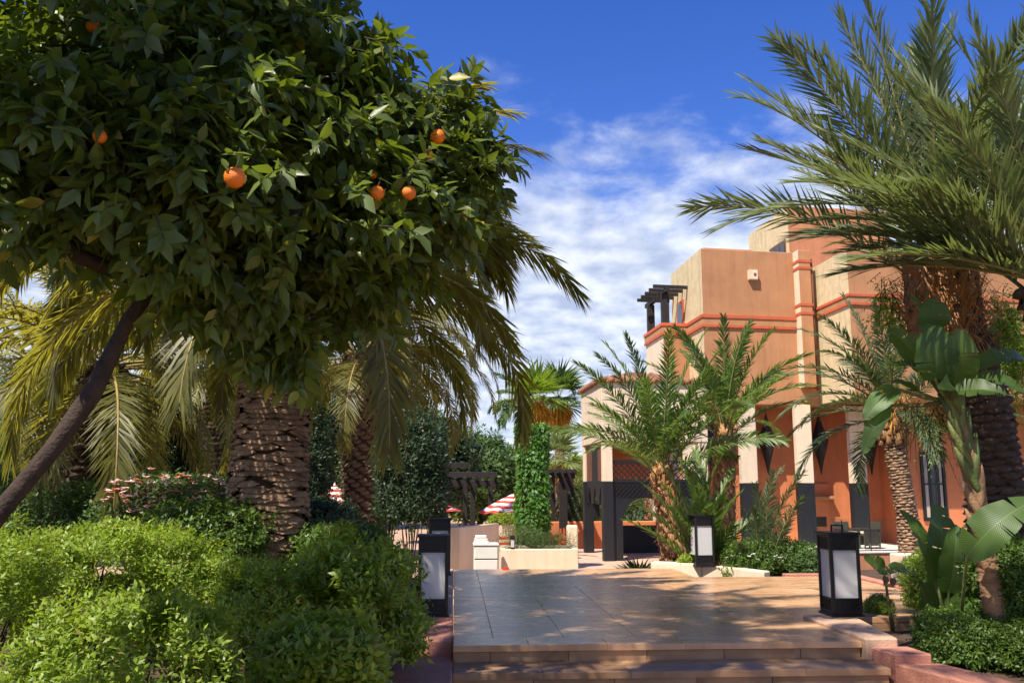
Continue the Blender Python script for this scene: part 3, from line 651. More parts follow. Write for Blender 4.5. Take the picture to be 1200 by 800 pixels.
# glass balustrade
gb = thing('glass_balustrade', 'low clear glass balustrade along the veranda edge before the wicker chairs', 'balustrade', tuple(FP(u_of(953, 640, -2.8)[0], -2.8, -.7)))
uu0, uu1 = u_of(953, 620, -2.8)[0], u_of(1052, 620, -2.8)[0]
for k in range(3):
    a, b = uu0+(uu1-uu0)*k/3+.02, uu0+(uu1-uu0)*(k+1)/3-.02
    MB().prism(foot(a, b, -2.81, -2.797), -.68, .28).build('pane', 'clear_glass', gb)
for k in range(4):
    q = FP(uu0+(uu1-uu0)*k/3, -2.80); MB().box(q.x-.015, q.x+.015, q.y-.015, q.y+.015, -.70, .24).build('post', 'dado', gb)
# lozenge lanterns on the arcade wall
place = ['leftmost', 'second from left', 'third from left', 'rightmost']
for k, px in enumerate((833, 900, 962, 1021)):
    u0, _ = u_of(px, 520, .6); q = FP(u0, .68); zt_, zb_ = u_of(px, 484, .6)[1], u_of(px, 556, .6)[1]; zm = (zt_+zb_)/2+.12
    t_ = thing('wall_lantern', f'black pointed lozenge lantern hung between arcade columns, {place[k]} of four', 'lantern', (q.x, q.y, zm), 'lozenge lanterns in the arcade')
    MB().lathe((q.x, q.y, 0), [(.015, zb_), (.08, zb_+.35), (.29, zm-.05), (.31, zm), (.29, zm+.05), (.09, zt_-.3), (.015, zt_)], 6).build('body', 'dark_wood', t_)
    MB().lathe((q.x, q.y, 0), [(.30, zm-.02), (.335, zm-.02), (.335, zm+.02), (.30, zm+.02)], 6).build('band', 'black_metal', t_)
    MB().tube([(q.x, q.y, zt_-.02), (q.x, q.y, zsof+.01)], .015, 6).build('chain', 'black_metal', t_)

# ================================================================== PAVILION (porch with lattice)
C0 = at(707.5, 600, 24.0); C0.z = -.7
pav = thing('porch_pavilion', 'cream porch pavilion with black lattice arches and tiled roof before the hotel', 'pavilion', tuple(C0))
zd = zat(564, 24, 712); zo_ = zat(517, 24, 712); zw = zat(447, 24, 712)
LW, LS, PT = 2.7, 2.95, .27
def pf(u0, u1, v0, v1): return foot(u0, u1, v0, v1, C0)
for k, (u0, v0) in enumerate(((0, 0), (LW, 0), (0, LS), (LW, LS))):
    c = MB().prism(pf(u0, u0+PT, v0, v0+PT), zd, zo_).build('pillar', 'cream', pav, .012)
    MB().prism(pf(u0-.008, u0+PT+.008, v0-.008, v0+PT+.008), -.7, zd).build('dado', 'dado', c, .01)
MB().prism(pf(-.02, LW+PT+.02, -.02, PT+.02), zo_, zw).build('wall', 'cream', pav, .015)
MB().prism(pf(-.02, PT+.02, PT+.02, LS+PT+.02), zo_, zw).build('wall', 'cream', pav, .015)
MB().prism(pf(LW-.0, LW+PT+.02, PT+.02, LS+PT+.02), zo_, zw).build('wall', 'cream', pav, .015)
MB().prism(pf(0, LW+PT, LS-.05, LS+PT), zo_, zw-.02).build('wall', 'cream', pav, .015)
MB().prism(pf(PT+.02, LW-.002, PT+.02, LS-.052), zo_+.02, zo_+.1).build('ceiling', 'brown_wood', pav)
MB().prism(pf(PT, LW, LS+.06, LS+.12), zd, zo_-.002).build('rear_wall', 'redwall', pav)
# tiled hip roof with rows of tiles
rf = MB(); e = .1; A = [FP(-e, -e, zw, C0), FP(LW+PT+e, -e, zw, C0), FP(LW+PT+e, LS+PT+e, zw, C0), FP(-e, LS+PT+e, zw, C0)]; top = FP((LW+PT)/2, (LS+PT)/2, zw+.42, C0)
rf.poly(A+[top], [(0,1,4),(1,2,4),(2,3,4),(3,0,4),(3,2,1,0)])
roof = rf.build('roof', 'roof_tile', pav)
tm = None
for (a, b) in ((A[0], A[1]), (A[3], A[0])):
    nrow = 13
    for k in range(nrow):
        p0 = a.lerp(b, (k+.5)/nrow); f_ = 1-abs((k+.5)/nrow-.5)*2
        p1 = p0.lerp(top, f_*.98+.01) if False else None
        # run up the slope parallel to its fall line
        mid = a.lerp(b, .5); fall = (top-mid); q = p0+fall*(f_*.97)
        MB().tube([p0+Vector((0, 0, .03)), q+Vector((0, 0, .03))], [.085, .08], 6).build('tile_row', 'roof_tile', roof, smooth=True)
def lattice(m_, a, b, z0, z1, step, w=.022, th=.02, keep=None):
    """crossed laths between plan points a and b"""
    d = (b-a); L = d.length; d = d/L; H = z1-z0; n_ = Vector((d.y, -d.x, 0))*th
    for sgn in (1, -1):
        k = -H
        while k < L:
            pts = []
            x0, x1 = (k, k+H)
            za0, za1 = (z0, z1) if sgn > 0 else (z1, z0)
            t0 = max(0, (0-x0)/H); t1 = min(1, (L-x0)/H)
            if t1 > t0+.02:
                p = a+d*(x0+H*t0); q = a+d*(x0+H*t1)
                P0 = Vector((p.x, p.y, za0+(za1-za0)*t0))+n_*(.5*sgn); P1 = Vector((q.x, q.y, za0+(za1-za0)*t1))+n_*(.5*sgn)
                if keep is None or keep((P0+P1)/2): m_.beam(P0, P1, th*.8, w, up=(0, 0, 1))
            k += step
fa, fb = FP(PT, .1, 0, C0), FP(LW, .1, 0, C0)
zl1 = zat(540, 24, 740)
lt = MB(); lattice(lt, fa, fb, zd+.06, zl1-.05, .16); lt.build('lattice_screen', 'dado', pav)
lt = MB(); lt.prism(pf(PT, LW, .06, .14), zl1-.05, zl1+.03).prism(pf(PT, LW, .06, .14), zd-.02, zd+.06); lt.build('rail', 'dado', pav)
# arched spandrel under the rail
za1 = zat(583, 24, 740); uc = .27+.27+.62; ra = .62; zs = za1-ra
sp = MB(); N_ = 14; arc = [(uc+ra*math.cos(math.pi*(1-k/N_)), zs+ra*math.sin(math.pi*(1-k/N_))) for k in range(N_+1)]
for vv, fl in ((.08, 1), (.12, -1)):
    for k in range(N_):
        (ua_, z_a), (ub_, z_b) = arc[k], arc[k+1]
        sp.poly([FP(ua_, vv, z_a, C0), FP(ub_, vv, z_b, C0), FP(ub_, vv, zd-.02, C0), FP(ua_, vv, zd-.02, C0)], [(0,1,2,3)[::fl]])
for k in range(N_):
    (ua_, z_a), (ub_, z_b) = arc[k], arc[k+1]
    sp.poly([FP(ua_, .08, z_a, C0), FP(ub_, .08, z_b, C0), FP(ub_, .12, z_b, C0), FP(ua_, .12, z_a, C0)], [(0,3,2,1)])
sp.prism(pf(PT, uc-ra, .08, .12), -.7, zd-.02); sp.prism(pf(uc+ra, LW, .08, .12), -.7, zd-.02)
arch = sp.build('arch', 'dado', pav)
lt = MB(); lattice(lt, FP(PT, .066, 0, C0), FP(LW, .066, 0, C0), za1+.02, zd-.04, .13, .016, .012); lt.build('lattice_screen', 'black_metal', arch)
# shutters and pointed openings on the flank
sa, sb = FP(.1, PT, 0, C0), FP(.1, LS, 0, C0)
for k in range(3):
    a = sa.lerp(sb, k/3); b = sa.lerp(sb, (k+1)/3)
    d = (b-a).normalized(); n_ = Vector((d.y, -d.x, 0))
    s_ = MB(); s_.prism([a+n_*.03, b-d*.03+n_*.03, b-d*.03-n_*.03, a-n_*.03], zd+.02, zo_-.06)
    sh = s_.build('shutter', 'brown_wood' if k != 1 else 'dark_wood', pav)
    sl = MB()
    for j in range(9):
        z_ = zd+.08+j*(zo_-zd-.22)/9; sl.prism([a+n_*.045+d*.05, b-d*.08+n_*.045, b-d*.08+n_*.03, a+d*.05+n_*.03], z_, z_+.06)
    sl.build('slat', 'dark_wood', sh)
    br = MB(); M_ = 8
    prof = [(-1, zd-.02), (-1, zd-.62)]+[]
    w = (b-a).length/2; c = (a+b)/2
    for j in range(M_):      # pointed arch made of two curved cheeks
        t0, t1 = j/M_, (j+1)/M_
        for sg in (-1, 1):
            x0 = sg*w*.62*math.cos(t0*math.pi/2)**.8; x1 = sg*w*.62*math.cos(t1*math.pi/2)**.8
            z0_, z1_ = zd-.62+t0*.5, zd-.62+t1*.5
            e0 = sg*w
            P = [c+d*x0, c+d*e0, c+d*e0, c+d*x1]
            zz_ = [z0_, z0_, z1_, z1_]
            br.poly([Vector((p.x, p.y, z))-n_*.03 for p, z in zip(P, zz_)]+[Vector((p.x, p.y, z))+n_*.03 for p, z in zip(P, zz_)], [(0,1,2,3),(7,6,5,4),(0,3,7,4)])
    br.prism([a+n_*.03, b+n_*.03, b-n_*.03, a-n_*.03], zd-.12, zd+.02)
    br.build('pointed_arch', 'dado', pav)
MB().prism(pf(-.02, .28, LS-.9, LS-.9+.04), zd-1.0, zd-.62).build('bracket', 'dado', pav)
MB().prism(pf(.6, LW, LS-.3, LS-.2), -.7, .1).build('rear_screen', 'dado', pav)
# ================================================================== ORANGE TREE
rng = np.random.default_rng(11)
otp = [(-205, 945, 3.5), (-120, 790, 3.5), (-50, 660, 3.52), (8, 588, 3.55), (62, 525, 3.6), (108, 462, 3.66), (132, 415, 3.7), (152, 375, 3.75), (182, 335, 3.8), (225, 270, 3.9), (262, 190, 4.0)]
tp = [at(*q) for q in otp]; tp[0].z = 0.0
otree = thing('orange_tree', 'dark leafy orange tree with a slanting trunk filling the upper left', 'tree', tuple(tp[0]))
mb = MB(); mb.tube([Vector((p.x+.006*math.sin(7*i), p.y, p.z)) for i, p in enumerate(tp)], [.062, .05, .041, .036, .035, .040, .033, .030, .027, .023, .016], 12)
mb.build('trunk', 'citrus_bark', otree, smooth=True)
limbs = [[tp[8], at(90, 300, 3.6), at(40, 240, 3.6), at(20, 130, 3.7)],
         [tp[8], at(270, 300, 3.7), at(360, 240, 4.0), at(440, 190, 4.3), at(510, 170, 4.5)], [tp[9], at(300, 140, 4.2), at(380, 60, 4.4)],
         [tp[8], at(230, 335, 3.9), at(300, 350, 4.1), at(345, 370, 4.2)], [tp[9], at(190, 150, 3.8), at(150, 40, 4.0), at(140, -80, 4.1)]]
for lb in limbs:
    mb = MB(); k = len(lb); mb.tube(lb, [.032*(1-.8*i/k)+.004 for i in range(k)], 8); mb.build('branch', 'citrus_bark', otree, smooth=True)
blobs = [(-10, 120, 3.8, .55, 110), (60, 60, 3.8, .75, 150), (60, 165, 3.5, .42, 105), (180, 120, 3.7, .62, 150), (205, 215, 3.5, .34, 85), (300, 110, 4.0, .62, 150),
         (330, 230, 3.9, .50, 130), (390, 160, 4.3, .46, 105), (450, 230, 4.3, .42, 100), (500, 165, 4.5, .34, 75), (545, 190, 4.6, .25, 50), (300, 330, 4.1, .34, 85), (340, 390, 4.2, .20, 36), (245, 300, 3.8, .26, 60),
         (400, 290, 4.3, .36, 80), (470, 260, 4.5, .33, 65), (405, 85, 4.5, .22, 45), (310, 20, 4.3, .42, 80), (200, -40, 4.2, .85, 150), (60, -90, 4.3, .7, 100), (110, 225, 3.7, .2, 36), (15, 225, 3.6, .2, 38), (420, 330, 4.4, .22, 36), (525, 225, 4.6, .26, 45),
         (250, 60, 4.9, .8, 80), (60, 100, 4.9, .9, 80), (400, 180, 5.0, .5, 45)]
Pt, Dt = [], []
for (px, py, Y, r, n) in blobs:
    c = np.array(at(px, py, Y)); D = rdir(rng, n); rr = r*np.where(rng.random(n) < .12, rng.uniform(1.0, 1.28, n), 0.3+0.68*rng.random(n)**0.5)
    Pt.append(c+D*rr[:, None]*np.array([1, .9, .95])); Dt.append(D)
Pt = np.concatenate(Pt); Dt = nrm(np.concatenate(Dt)+np.array([0, 0, -.15])+rng.normal(size=(len(Pt), 3))*.35)
tw = MB(); LP, LD, LN, LL = [], [], [], []
K = 15
for i in range(len(Pt)):
    ln = rng.uniform(.16, .30); b = Pt[i]-Dt[i]*ln*.5; e = Pt[i]+Dt[i]*ln*.5+np.array([0, 0, -.03])
    tw.tube([b, (b+e)/2+np.array([0, 0, .012]), e], [.004, .003, .0015], 3, cap=False)
    a = nrm(np.cross(Dt[i], [0.1, 0.2, 1.0])); bb = np.cross(Dt[i], a)
    for k in range(K):
        t_ = (k+.6)/K; th = k*2.4+rng.uniform(0, 1); rad = a*math.cos(th)+bb*math.sin(th)
        LP.append(b+(e-b)*t_); LD.append(nrm(rad*.85+Dt[i]*(.35+.5*t_)+np.array([0, 0, -.32])+rng.normal(size=3)*.15))
        LN.append(nrm(np.array([0, 0, 1.0])*.7+Dt[i]*.4-rad*.1+rng.normal(size=3)*.35)); LL.append(rng.uniform(.055, .125))
FR = [(275, 208, 3.05), (442, 226, 3.75), (479, 226, 3.78), (513, 160, 4.1), (501, 181, 4.15), (544, 251, 4.25), (489, 268, 4.2), (109, 31, 3.5), (117, 160, 3.2), (437, 205, 4.0)]
for k, (px, py, Y) in enumerate(FR):      # leaves that hang over the fruit
    c = np.array(at(px, py, Y))
    for j in range(4 if k < 3 else 6):
        LP.append(c+np.array([rng.uniform(-.05, .05), -.035+rng.uniform(-.02, .02), .055+rng.uniform(-.01, .03)])); LD.append(nrm(np.array([rng.uniform(-1, 1), -.25, rng.uniform(-.75, .1)])))
        LN.append(nrm(np.array([0, -.6, 1.0])+rng.normal(size=3)*.3)); LL.append(rng.uniform(.06, .09))
tw.build('twig', 'twig', otree)['kind'] = 'stuff'
LP, LD, LN, LL = map(np.array, (LP, LD, LN, LL))
# the 300 leaves that show largest are leaves of their own
dist = np.linalg.norm(LP-np.array([0, 0, EYE]), axis=1)
vx = (LP[:, 0])/LP[:, 1]
inview = (vx > -.52) & (vx < .1) & ((LP[:, 2]-EYE)/LP[:, 1] < .55)
order = np.argsort(np.where(inview, dist, 1e9)); near = order[:300]; rest = order[300:]
V, T = leaves(LP[rest], LD[rest], LN[rest], LL[rest], LL[rest]*rng.uniform(.38, .54, len(rest)), LEAF_L, rng.uniform(.05, .5, (len(rest), 1)), rng.uniform(-.1, .7, (len(rest), 1)))
foliage('crown', V, T, 'citrus_leaf', otree, kind='stuff', smooth=True)
Vl, Tl = leaves(np.zeros((1, 3)), np.array([[1., 0, 0]]), np.array([[0, 0, 1.]]), 1.0, .46, LEAF_L, .22, .25)
lm = tri_mesh('leaf', Vl, Tl, ['citrus_leaf'], smooth=True)
off = np.array(tp[0])
for i in near:
    x = LD[i]; y = nrm(np.cross(LN[i], x)); z = np.cross(x, y); s = LL[i]
    o = link('leaf', lm, otree); M = Matrix(((x[0], y[0], z[0], 0), (x[1], y[1], z[1], 0), (x[2], y[2], z[2], 0), (0, 0, 0, 1)))
    o.rotation_euler = M.to_euler(); o.scale = (s, s, s); o.location = tuple(LP[i]-off)
# fruit
fruits = [(275, 208, 3.05, .0375, 'large bright orange hanging low under dark leaves, biggest in the tree'), (442, 226, 3.75, .032, 'round orange hanging in shade beside a second orange, the left of that pair'),
          (479, 226, 3.78, .032, 'orange in the low pair that catches the light, right one'), (513, 160, 4.1, .036, 'uppermost sunlit orange at the right side of the crown'),
          (501, 181, 4.15, .028, 'half shaded orange just below the uppermost sunlit one'), (544, 251, 4.25, .026, 'small orange at the far right edge of the crown'),
          (489, 268, 4.2, .022, 'tiny orange lowest in the right part of the crown'), (109, 31, 3.5, .028, 'dim orange high in the dark top left leaves'),
          (117, 160, 3.2, .026, 'dim orange half hidden in dark leaves left of the biggest one'), (437, 205, 4.0, .02, 'orange mostly hidden by leaves above the low pair')]
for (px, py, Y, r, lab) in fruits:
    c = at(px, py, Y); t_ = thing('orange', lab, 'orange', tuple(c), 'oranges hanging in the tree')
    MB().lathe(c, [(.001, -r*.97), (r*.35, -r*.93), (r*.7, -r*.72), (r*.95, -r*.32), (r, .05*r), (r*.9, r*.45), (r*.62, r*.78), (r*.25, r*.92), (.001, r*.88)], 18).build('fruit', 'orange_peel', t_, smooth=True)
    MB().tube([c+Vector((0, 0, r*.85)), c+Vector((.006, .004, r*1.25)), c+Vector((.012, .02, r*2.4))], [.004, .003, .0025], 6).build('stalk', 'twig', t_)

# ================================================================== PALMS
def plate_mesh(name, mats, kind, seed):
    r_ = random.Random(seed); j = lambda a: r_.uniform(-a, a)
    if kind == 'scar':   # x across, y up the trunk, z outward
        v = [(-.5, 0, -.3), (-.25, .42, -.3), (.25, .42, -.3), (.5, 0, -.3), (.22, -.42, -.3), (-.22, -.42, -.3),
             (-.46+j(.03), j(.08), .1), (-.22+j(.06), .30+j(.06), .05+j(.1)), (.22+j(.06), .30+j(.06), .05+j(.1)), (.46+j(.03), j(.08), .1), (.2+j(.06), -.34+j(.05), .75+j(.25)), (-.2+j(.06), -.34+j(.05), .75+j(.25)), (j(.1), .02, .55+j(.2))]
        f = [(0,6,7,1),(1,7,8,2),(2,8,9,3),(3,9,10,4),(4,10,11,5),(5,11,6,0),(6,12,7),(7,12,8),(8,12,9),(9,12,10),(10,12,11),(11,12,6)]
    else:                # boot: cut leaf base pointing up and out
        v = [(-.5, -.4, -.3), (.5, -.4, -.3), (.32, .3, .3), (-.32, .3, .3), (-.42, -.4, .12), (.42, -.4, .12), (.22+j(.05), .55+j(.15), 1.0+j(.2)), (-.22+j(.05), .55+j(.15), 1.0+j(.2)), (0, -.3, .35), (j(.05), .5+j(.1), 1.15)]
        f = [(0,4,7,3),(1,2,6,5),(2,3,7,9,6),(4,8,9,7),(8,5,6,9),(0,1,5,8,4)]
    me = bpy.data.meshes.new(name); me.from_pydata(v, [], f); me.materials.append(MATS[mats]); me.update(); return me
def plates(path, rad, ring_h, per, w, h, d, tilt, rg, jit=.15):
    """matrices of scars or boots up a trunk path"""
    P = [Vector(p) for p in path]; out_ = []; seg = [(P[i+1]-P[i]).length for i in range(len(P)-1)]; L = sum(seg); s = 0; k = 0
    while s < L:
        q = s; i = 0
        while i < len(seg)-1 and q > seg[i]: q -= seg[i]; i += 1
        t_ = q/seg[i]; c = P[i].lerp(P[i+1], t_); r = rad[i]+(rad[i+1]-rad[i])*t_; ax = (P[i+1]-P[i]).normalized()
        a = ax.cross(Vector((0, 1, 0))).normalized(); b = ax.cross(a)
        for m_ in range(per):
            th = 2*math.pi*(m_+.5*(k % 2))/per+rg.uniform(-jit, jit)*.5+k*.11
            o_ = a*math.cos(th)+b*math.sin(th); x = ax.cross(o_)
            z = (o_*math.cos(tilt)+ax*math.sin(tilt)); y = z.cross(x)
            pos = c+o_*(r-.004)+ax*rg.uniform(-.2, .2)*ring_h
            sw, sh_, sd_ = w*rg.uniform(.85, 1.15), h*rg.uniform(.85, 1.2), d*rg.uniform(.6, 1.4)
            M = Matrix(((x.x*sw, y.x*sh_, z.x*sd_, pos.x), (x.y*sw, y.y*sh_, z.y*sd_, pos.y), (x.z*sw, y.z*sh_, z.z*sd_, pos.z), (0, 0, 0, 1)))
            out_.append((M, o_))
        s += ring_h; k += 1
    return out_
def joined_plates(name, Ms, meshes, mat, parent):
    V, T, b = [], [], 0
    cache = []
    for me in meshes:
        me.calc_loop_triangles(); cache.append((np.array([v.co[:] for v in me.vertices]), np.array([t.vertices[:] for t in me.loop_triangles])))
    for i, (M, _) in enumerate(Ms):
        v, t = cache[i % len(cache)]; A = np.array(M); V.append(v@A[:3, :3].T+A[:3, 3]); T.append(t+b); b += len(v)
    return foliage(name, np.concatenate(V), np.concatenate(T), mat, parent, kind='stuff')
SCARS = [plate_mesh('leaf_scar', 'palm_bark', 'scar', s) for s in range(6)]
SCARS_D = [plate_mesh('leaf_scar', 'palm_bark_dark', 'scar', s+20) for s in range(6)]
BOOTS = [plate_mesh('leaf_boot', 'palm_boot', 'boot', s+40) for s in range(6)]
def crown(root, mats, c, cnt, L, seed, elev=(80, -35), droop=(.7, 1.7), az0=0, spread=.12, skip=None, **k):
    rg = np.random.default_rng(seed)
    for i in range(cnt):
        f_ = (i+.5)/cnt; az = az0+i*2.39996+rg.normal()*.12
        if skip and skip(az): continue
        el = R(elev[0]+(elev[1]-elev[0])*f_**.85+rg.normal()*5); dr = droop[0]+(droop[1]-droop[0])*f_+rg.normal()*.12
        b = np.array(c)+np.array([math.cos(az), math.sin(az), 0])*spread+np.array([0, 0, .25-.5*f_])
        add_frond(root, mats, base=b, az=az, elev=el, L=L*(.82+.3*rg.random()), droop=dr, rng=rg, **k)
def fibres(root, c, r, h, n, seed, mat='fibre', lo=.25, w=.02):
    """ragged sheath fibres and dead stalks round the crown base"""
    rg = np.random.default_rng(seed); th = rg.random(n)*2*math.pi
    o_ = np.stack([np.cos(th), np.sin(th), 0*th], 1); P = np.array(c)+o_*r*(.8+.3*rg.random((n, 1)))+np.array([0, 0, 1])*(rg.random((n, 1))-.5)*h
    D = nrm(o_*rg.uniform(.2, 1, (n, 1))+np.array([0, 0, 1])*rg.uniform(-.9, .9, (n, 1))); ln = lo*(.5+rg.random(n))
    V, T = leaves(P, D, o_, ln, w*(.6+rg.random(n)), LEAF_S, .2, .5)
    return foliage('fibre', V, T, mat, root, kind='stuff')

# --- big trimmed-trunk palm by the shrubs
B = at(313, 690, 9.5); pth = [Vector((B.x, B.y, -.05)), at(313, 660, 9.5), at(315, 560, 9.5), at(321, 470, 9.5), at(327, 390, 9.5), at(330, 335, 9.5)]
rd = [.45, .415, .385, .345, .325, .36]
p1 = thing('palm_tree', 'huge palm with thick rough brown trunk rising behind the bright shrubs', 'palm tree', tuple(pth[0]))
mb = MB(); mb.tube(pth, [r-.03 for r in rd], 20); mb.build('trunk', 'palm_core', p1, smooth=True)
Ms = plates(pth, rd, .052, 8, .36, .085, .034, R(6), random.Random(5), .5)
vis = [q for q in Ms if q[1].y < .35 and q[0].translation.z > .2][:300]; vs_ = set(id(q) for q in vis)
for i, (M, _) in enumerate(vis):
    o = link('leaf_scar', SCARS[i % 6], p1); l_, r_, s_ = M.decompose(); o.location = l_-pth[0]; o.rotation_euler = r_.to_euler(); o.scale = s_
joined_plates('bark', [q for q in Ms if id(q) not in vs_], SCARS, 'palm_bark', p1)
C1 = at(330, 318, 9.5)
CAN = ['canary_frond', 'rachis_gold']
crown(p1, CAN, C1, 48, 3.0, 101, (82, 4), (.9, 1.75), .3, .22, n=130, ll=.55, lw=.027, vee=6, grav=.26, rw=.05, jit=7, a0=68, a1=20)
for (tx, ty, Yt, el, dr, L) in ((622, 310, 9.0, 34, 1.45, 2.7), (620, 395, 9.3, 42, 2.1, 3.0), (600, 470, 9.0, 30, 2.3, 3.0), (15, 470, 9.0, 35, 2.1, 3.6), (60, 330, 8.6, 20, 1.3, 3.0), (470, 30, 11, 72, .8, 3.0), (595, 215, 10.5, 50, 1.2, 3.0), (130, 560, 9.2, 12, 1.9, 3.0), (615, 350, 9.6, 52, 2.0, 3.0), (590, 420, 9.0, 40, 2.2, 2.8), (600, 300, 9.2, 48, 1.8, 2.7), (70, 480, 9.8, 30, 1.9, 3.0), (150, 440, 8.7, 34, 2.0, 2.6), (200, 500, 10.2, 22, 1.8, 2.4), (40, 400, 9.6, 46, 2.1, 3.5)):
    q = at(tx, ty, Yt); rg = np.random.default_rng(tx)
    add_frond(p1, CAN, base=np.array(C1)+np.array([0, 0, .1]), az=toward(C1, q), elev=R(el), L=L, droop=dr, rng=rg, n=140, ll=.58, lw=.027, vee=4, grav=.24, rw=.05, sway=.05, jit=6)
rgx = np.random.default_rng(77)
for k in range(11):      # the heavy arching fronds towards the deck
    add_frond(p1, CAN, base=np.array(C1)+np.array([.1, 0, .1]), az=-.38+k*.12+rgx.normal()*.05, elev=R(30+32*rgx.random()), L=2.5+.45*rgx.random(), droop=1.9+.35*rgx.random(), rng=rgx, n=135, ll=.58, lw=.027, vee=4, grav=.24, rw=.05, sway=.05, jit=6)
fibres(p1, C1-Vector((0, 0, .3)), .36, .7, 260, 31, 'palm_boot', .3, .03)
def simple_palm(label, base, path, rd, style, seed, cnt, L, fm, el=(80, -35), dr=(.7, 1.7), scar=(.09, 8, .2, .13, .04), name='palm_tree', fib=True, skip=None, az0=0.0, core='palm_core', **k):
    t_ = thing(name, label, 'palm tree', tuple(base)); MB().tube(path, [r*.94 for r in rd], 16).build('trunk', core, t_, smooth=True)
    ms = {'scar': (SCARS, 'palm_bark'), 'dark': (SCARS_D, 'palm_bark_dark'), 'boot': (BOOTS, 'palm_boot')}[style]
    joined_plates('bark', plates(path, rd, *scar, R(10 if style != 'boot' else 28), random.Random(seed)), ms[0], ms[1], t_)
    crown(t_, fm, path[-1], cnt, L, seed, el, dr, az0, rd[-1]*.5, skip=skip, **k)
    return t_
# --- second palm, further back
b = at(428, 640, 24); b.z = -1.4
pth = [b, at(427, 600, 24), at(425, 540, 24), at(424, 470, 24), at(424, 415, 24)]
p2 = simple_palm('mid distance palm with drooping golden fronds, trunk right behind the leafy hedge', b, pth, [.58, .56, .52, .48, .5], 'scar', 211, 44, 3.6, CAN, (80, -22), (.9, 1.9), (.10, 9, .28, .14, .05), n=105, ll=.62, lw=.036, vee=6, grav=.26, rw=.05)
for (tx, ty, el, dr, L) in ((600, 560, 30, 2.1, 4.9), (540, 585, 15, 2.1, 4.6), (500, 560, 0, 1.6, 3.2), (590, 470, 45, 1.9, 5.0)):
    q = at(tx, ty, 23); add_frond(p2, CAN, base=np.array(pth[-1]), az=toward(pth[-1], q), elev=R(el), L=L, droop=dr, rng=np.random.default_rng(tx), n=120, ll=.44, lw=.027, vee=8, grav=.32, rw=.05, sway=.05)
for k in range(9):
    add_frond(p2, CAN, base=np.array(pth[-1]), az=-.7+k*.2+rgx.normal()*.05, elev=R(10+42*rgx.random()), L=3.9+.9*rgx.random(), droop=1.8+.35*rgx.random(), rng=rgx, n=115, ll=.64, lw=.036, vee=4, grav=.24, rw=.05, sway=.05, jit=6)
fibres(p2, pth[-1]-Vector((0, 0, .3)), .34, .8, 200, 32, 'palm_boot', .3, .03)
# --- leaning palm at the left, behind the orange tree's trunk
b = at(80, 625, 13); b.z = -.15
pth = [b, at(86, 600, 13), at(98, 540, 13), at(112, 480, 13), at(124, 425, 13)]
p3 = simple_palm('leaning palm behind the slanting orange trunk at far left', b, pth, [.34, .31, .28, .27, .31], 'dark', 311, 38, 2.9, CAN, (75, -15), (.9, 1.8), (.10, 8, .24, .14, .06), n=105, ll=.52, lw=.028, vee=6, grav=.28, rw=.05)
b = at(42, 610, 17); b.z = -.4
pth = [b, at(42, 560, 17), at(46, 500, 17), at(48, 440, 17)]
p3b = simple_palm('thin dark palm at the left edge, furthest back of the left palms', b, pth, [.27, .24, .22, .25], 'dark', 321, 30, 2.8, CAN, (75, -15), (.9, 1.8), (.10, 8, .24, .14, .06), n=55, ll=.44, lw=.034, vee=10, grav=.5, rw=.05)
b = at(250, 600, 21); b.z = -.9
pth = [b, at(250, 540, 21), at(249, 480, 21), at(247, 430, 21)]
p3c = simple_palm('palm with pale drooping fronds between the cypress and the huge trunk', b, pth, [.3, .26, .25, .28], 'dark', 331, 34, 3.0, CAN, (75, -20), (.9, 1.9), (.12, 8, .24, .16, .06), n=55, ll=.46, lw=.036, vee=10, grav=.5, rw=.05)
# --- near date palm, upper right
DATE = ['date_frond', 'rachis']
b = at(1172, 720, 8.6); b.z = -.15
pth = [b, at(1170, 640, 8.6), at(1165, 560, 8.6), at(1152, 480, 8.6), at(1124, 400, 8.6), at(1102, 312, 8.6)]
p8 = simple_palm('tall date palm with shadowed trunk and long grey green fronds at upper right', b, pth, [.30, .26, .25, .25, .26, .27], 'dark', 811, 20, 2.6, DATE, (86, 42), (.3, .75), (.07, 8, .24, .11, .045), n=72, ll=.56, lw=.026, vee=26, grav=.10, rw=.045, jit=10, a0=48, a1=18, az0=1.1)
cr8 = pth[-1]
for (tx, ty, Yt, el, dr, L) in ((925, 57, 8.8, 56, .35, 2.7), (955, 22, 8.4, 60, .3, 2.8), (1027, 0, 8.6, 76, .2, 2.8), (1085, 40, 8.2, 82, .2, 2.3), (980, 170, 8.2, 44, .5, 1.8), (1010, 110, 9, 56, .4, 2.1), (1040, 220, 8.0, 40, .7, 1.4), (1160, 60, 8.8, 66, .3, 2.2)):
    q = at(tx, ty, Yt); add_frond(p8, DATE, base=np.array(cr8)+np.array([0, 0, .05]), az=toward(cr8, q), elev=R(el), L=L, droop=dr, rng=np.random.default_rng(tx+1), n=76, ll=.58, lw=.026, vee=26, grav=.12, rw=.04, sway=.04, jit=9, a0=47, a1=18)
MS = plates([cr8-Vector((0.05, 0, .9)), cr8+Vector((0, 0, .05))], [.24, .27], .11, 9, .17, .3, .14, R(30), random.Random(8))
joined_plates('leaf_boots', MS, BOOTS, 'palm_boot', p8)
for k in range(3): fibres(p8, pth[-2].lerp(pth[-1], k/3.), .25, .5, 160, 44+k, 'palm_boot', .3, .03)
fibres(p8, cr8-Vector((0, 0, .35)), .32, .9, 420, 41, 'fibre', .34, .022)
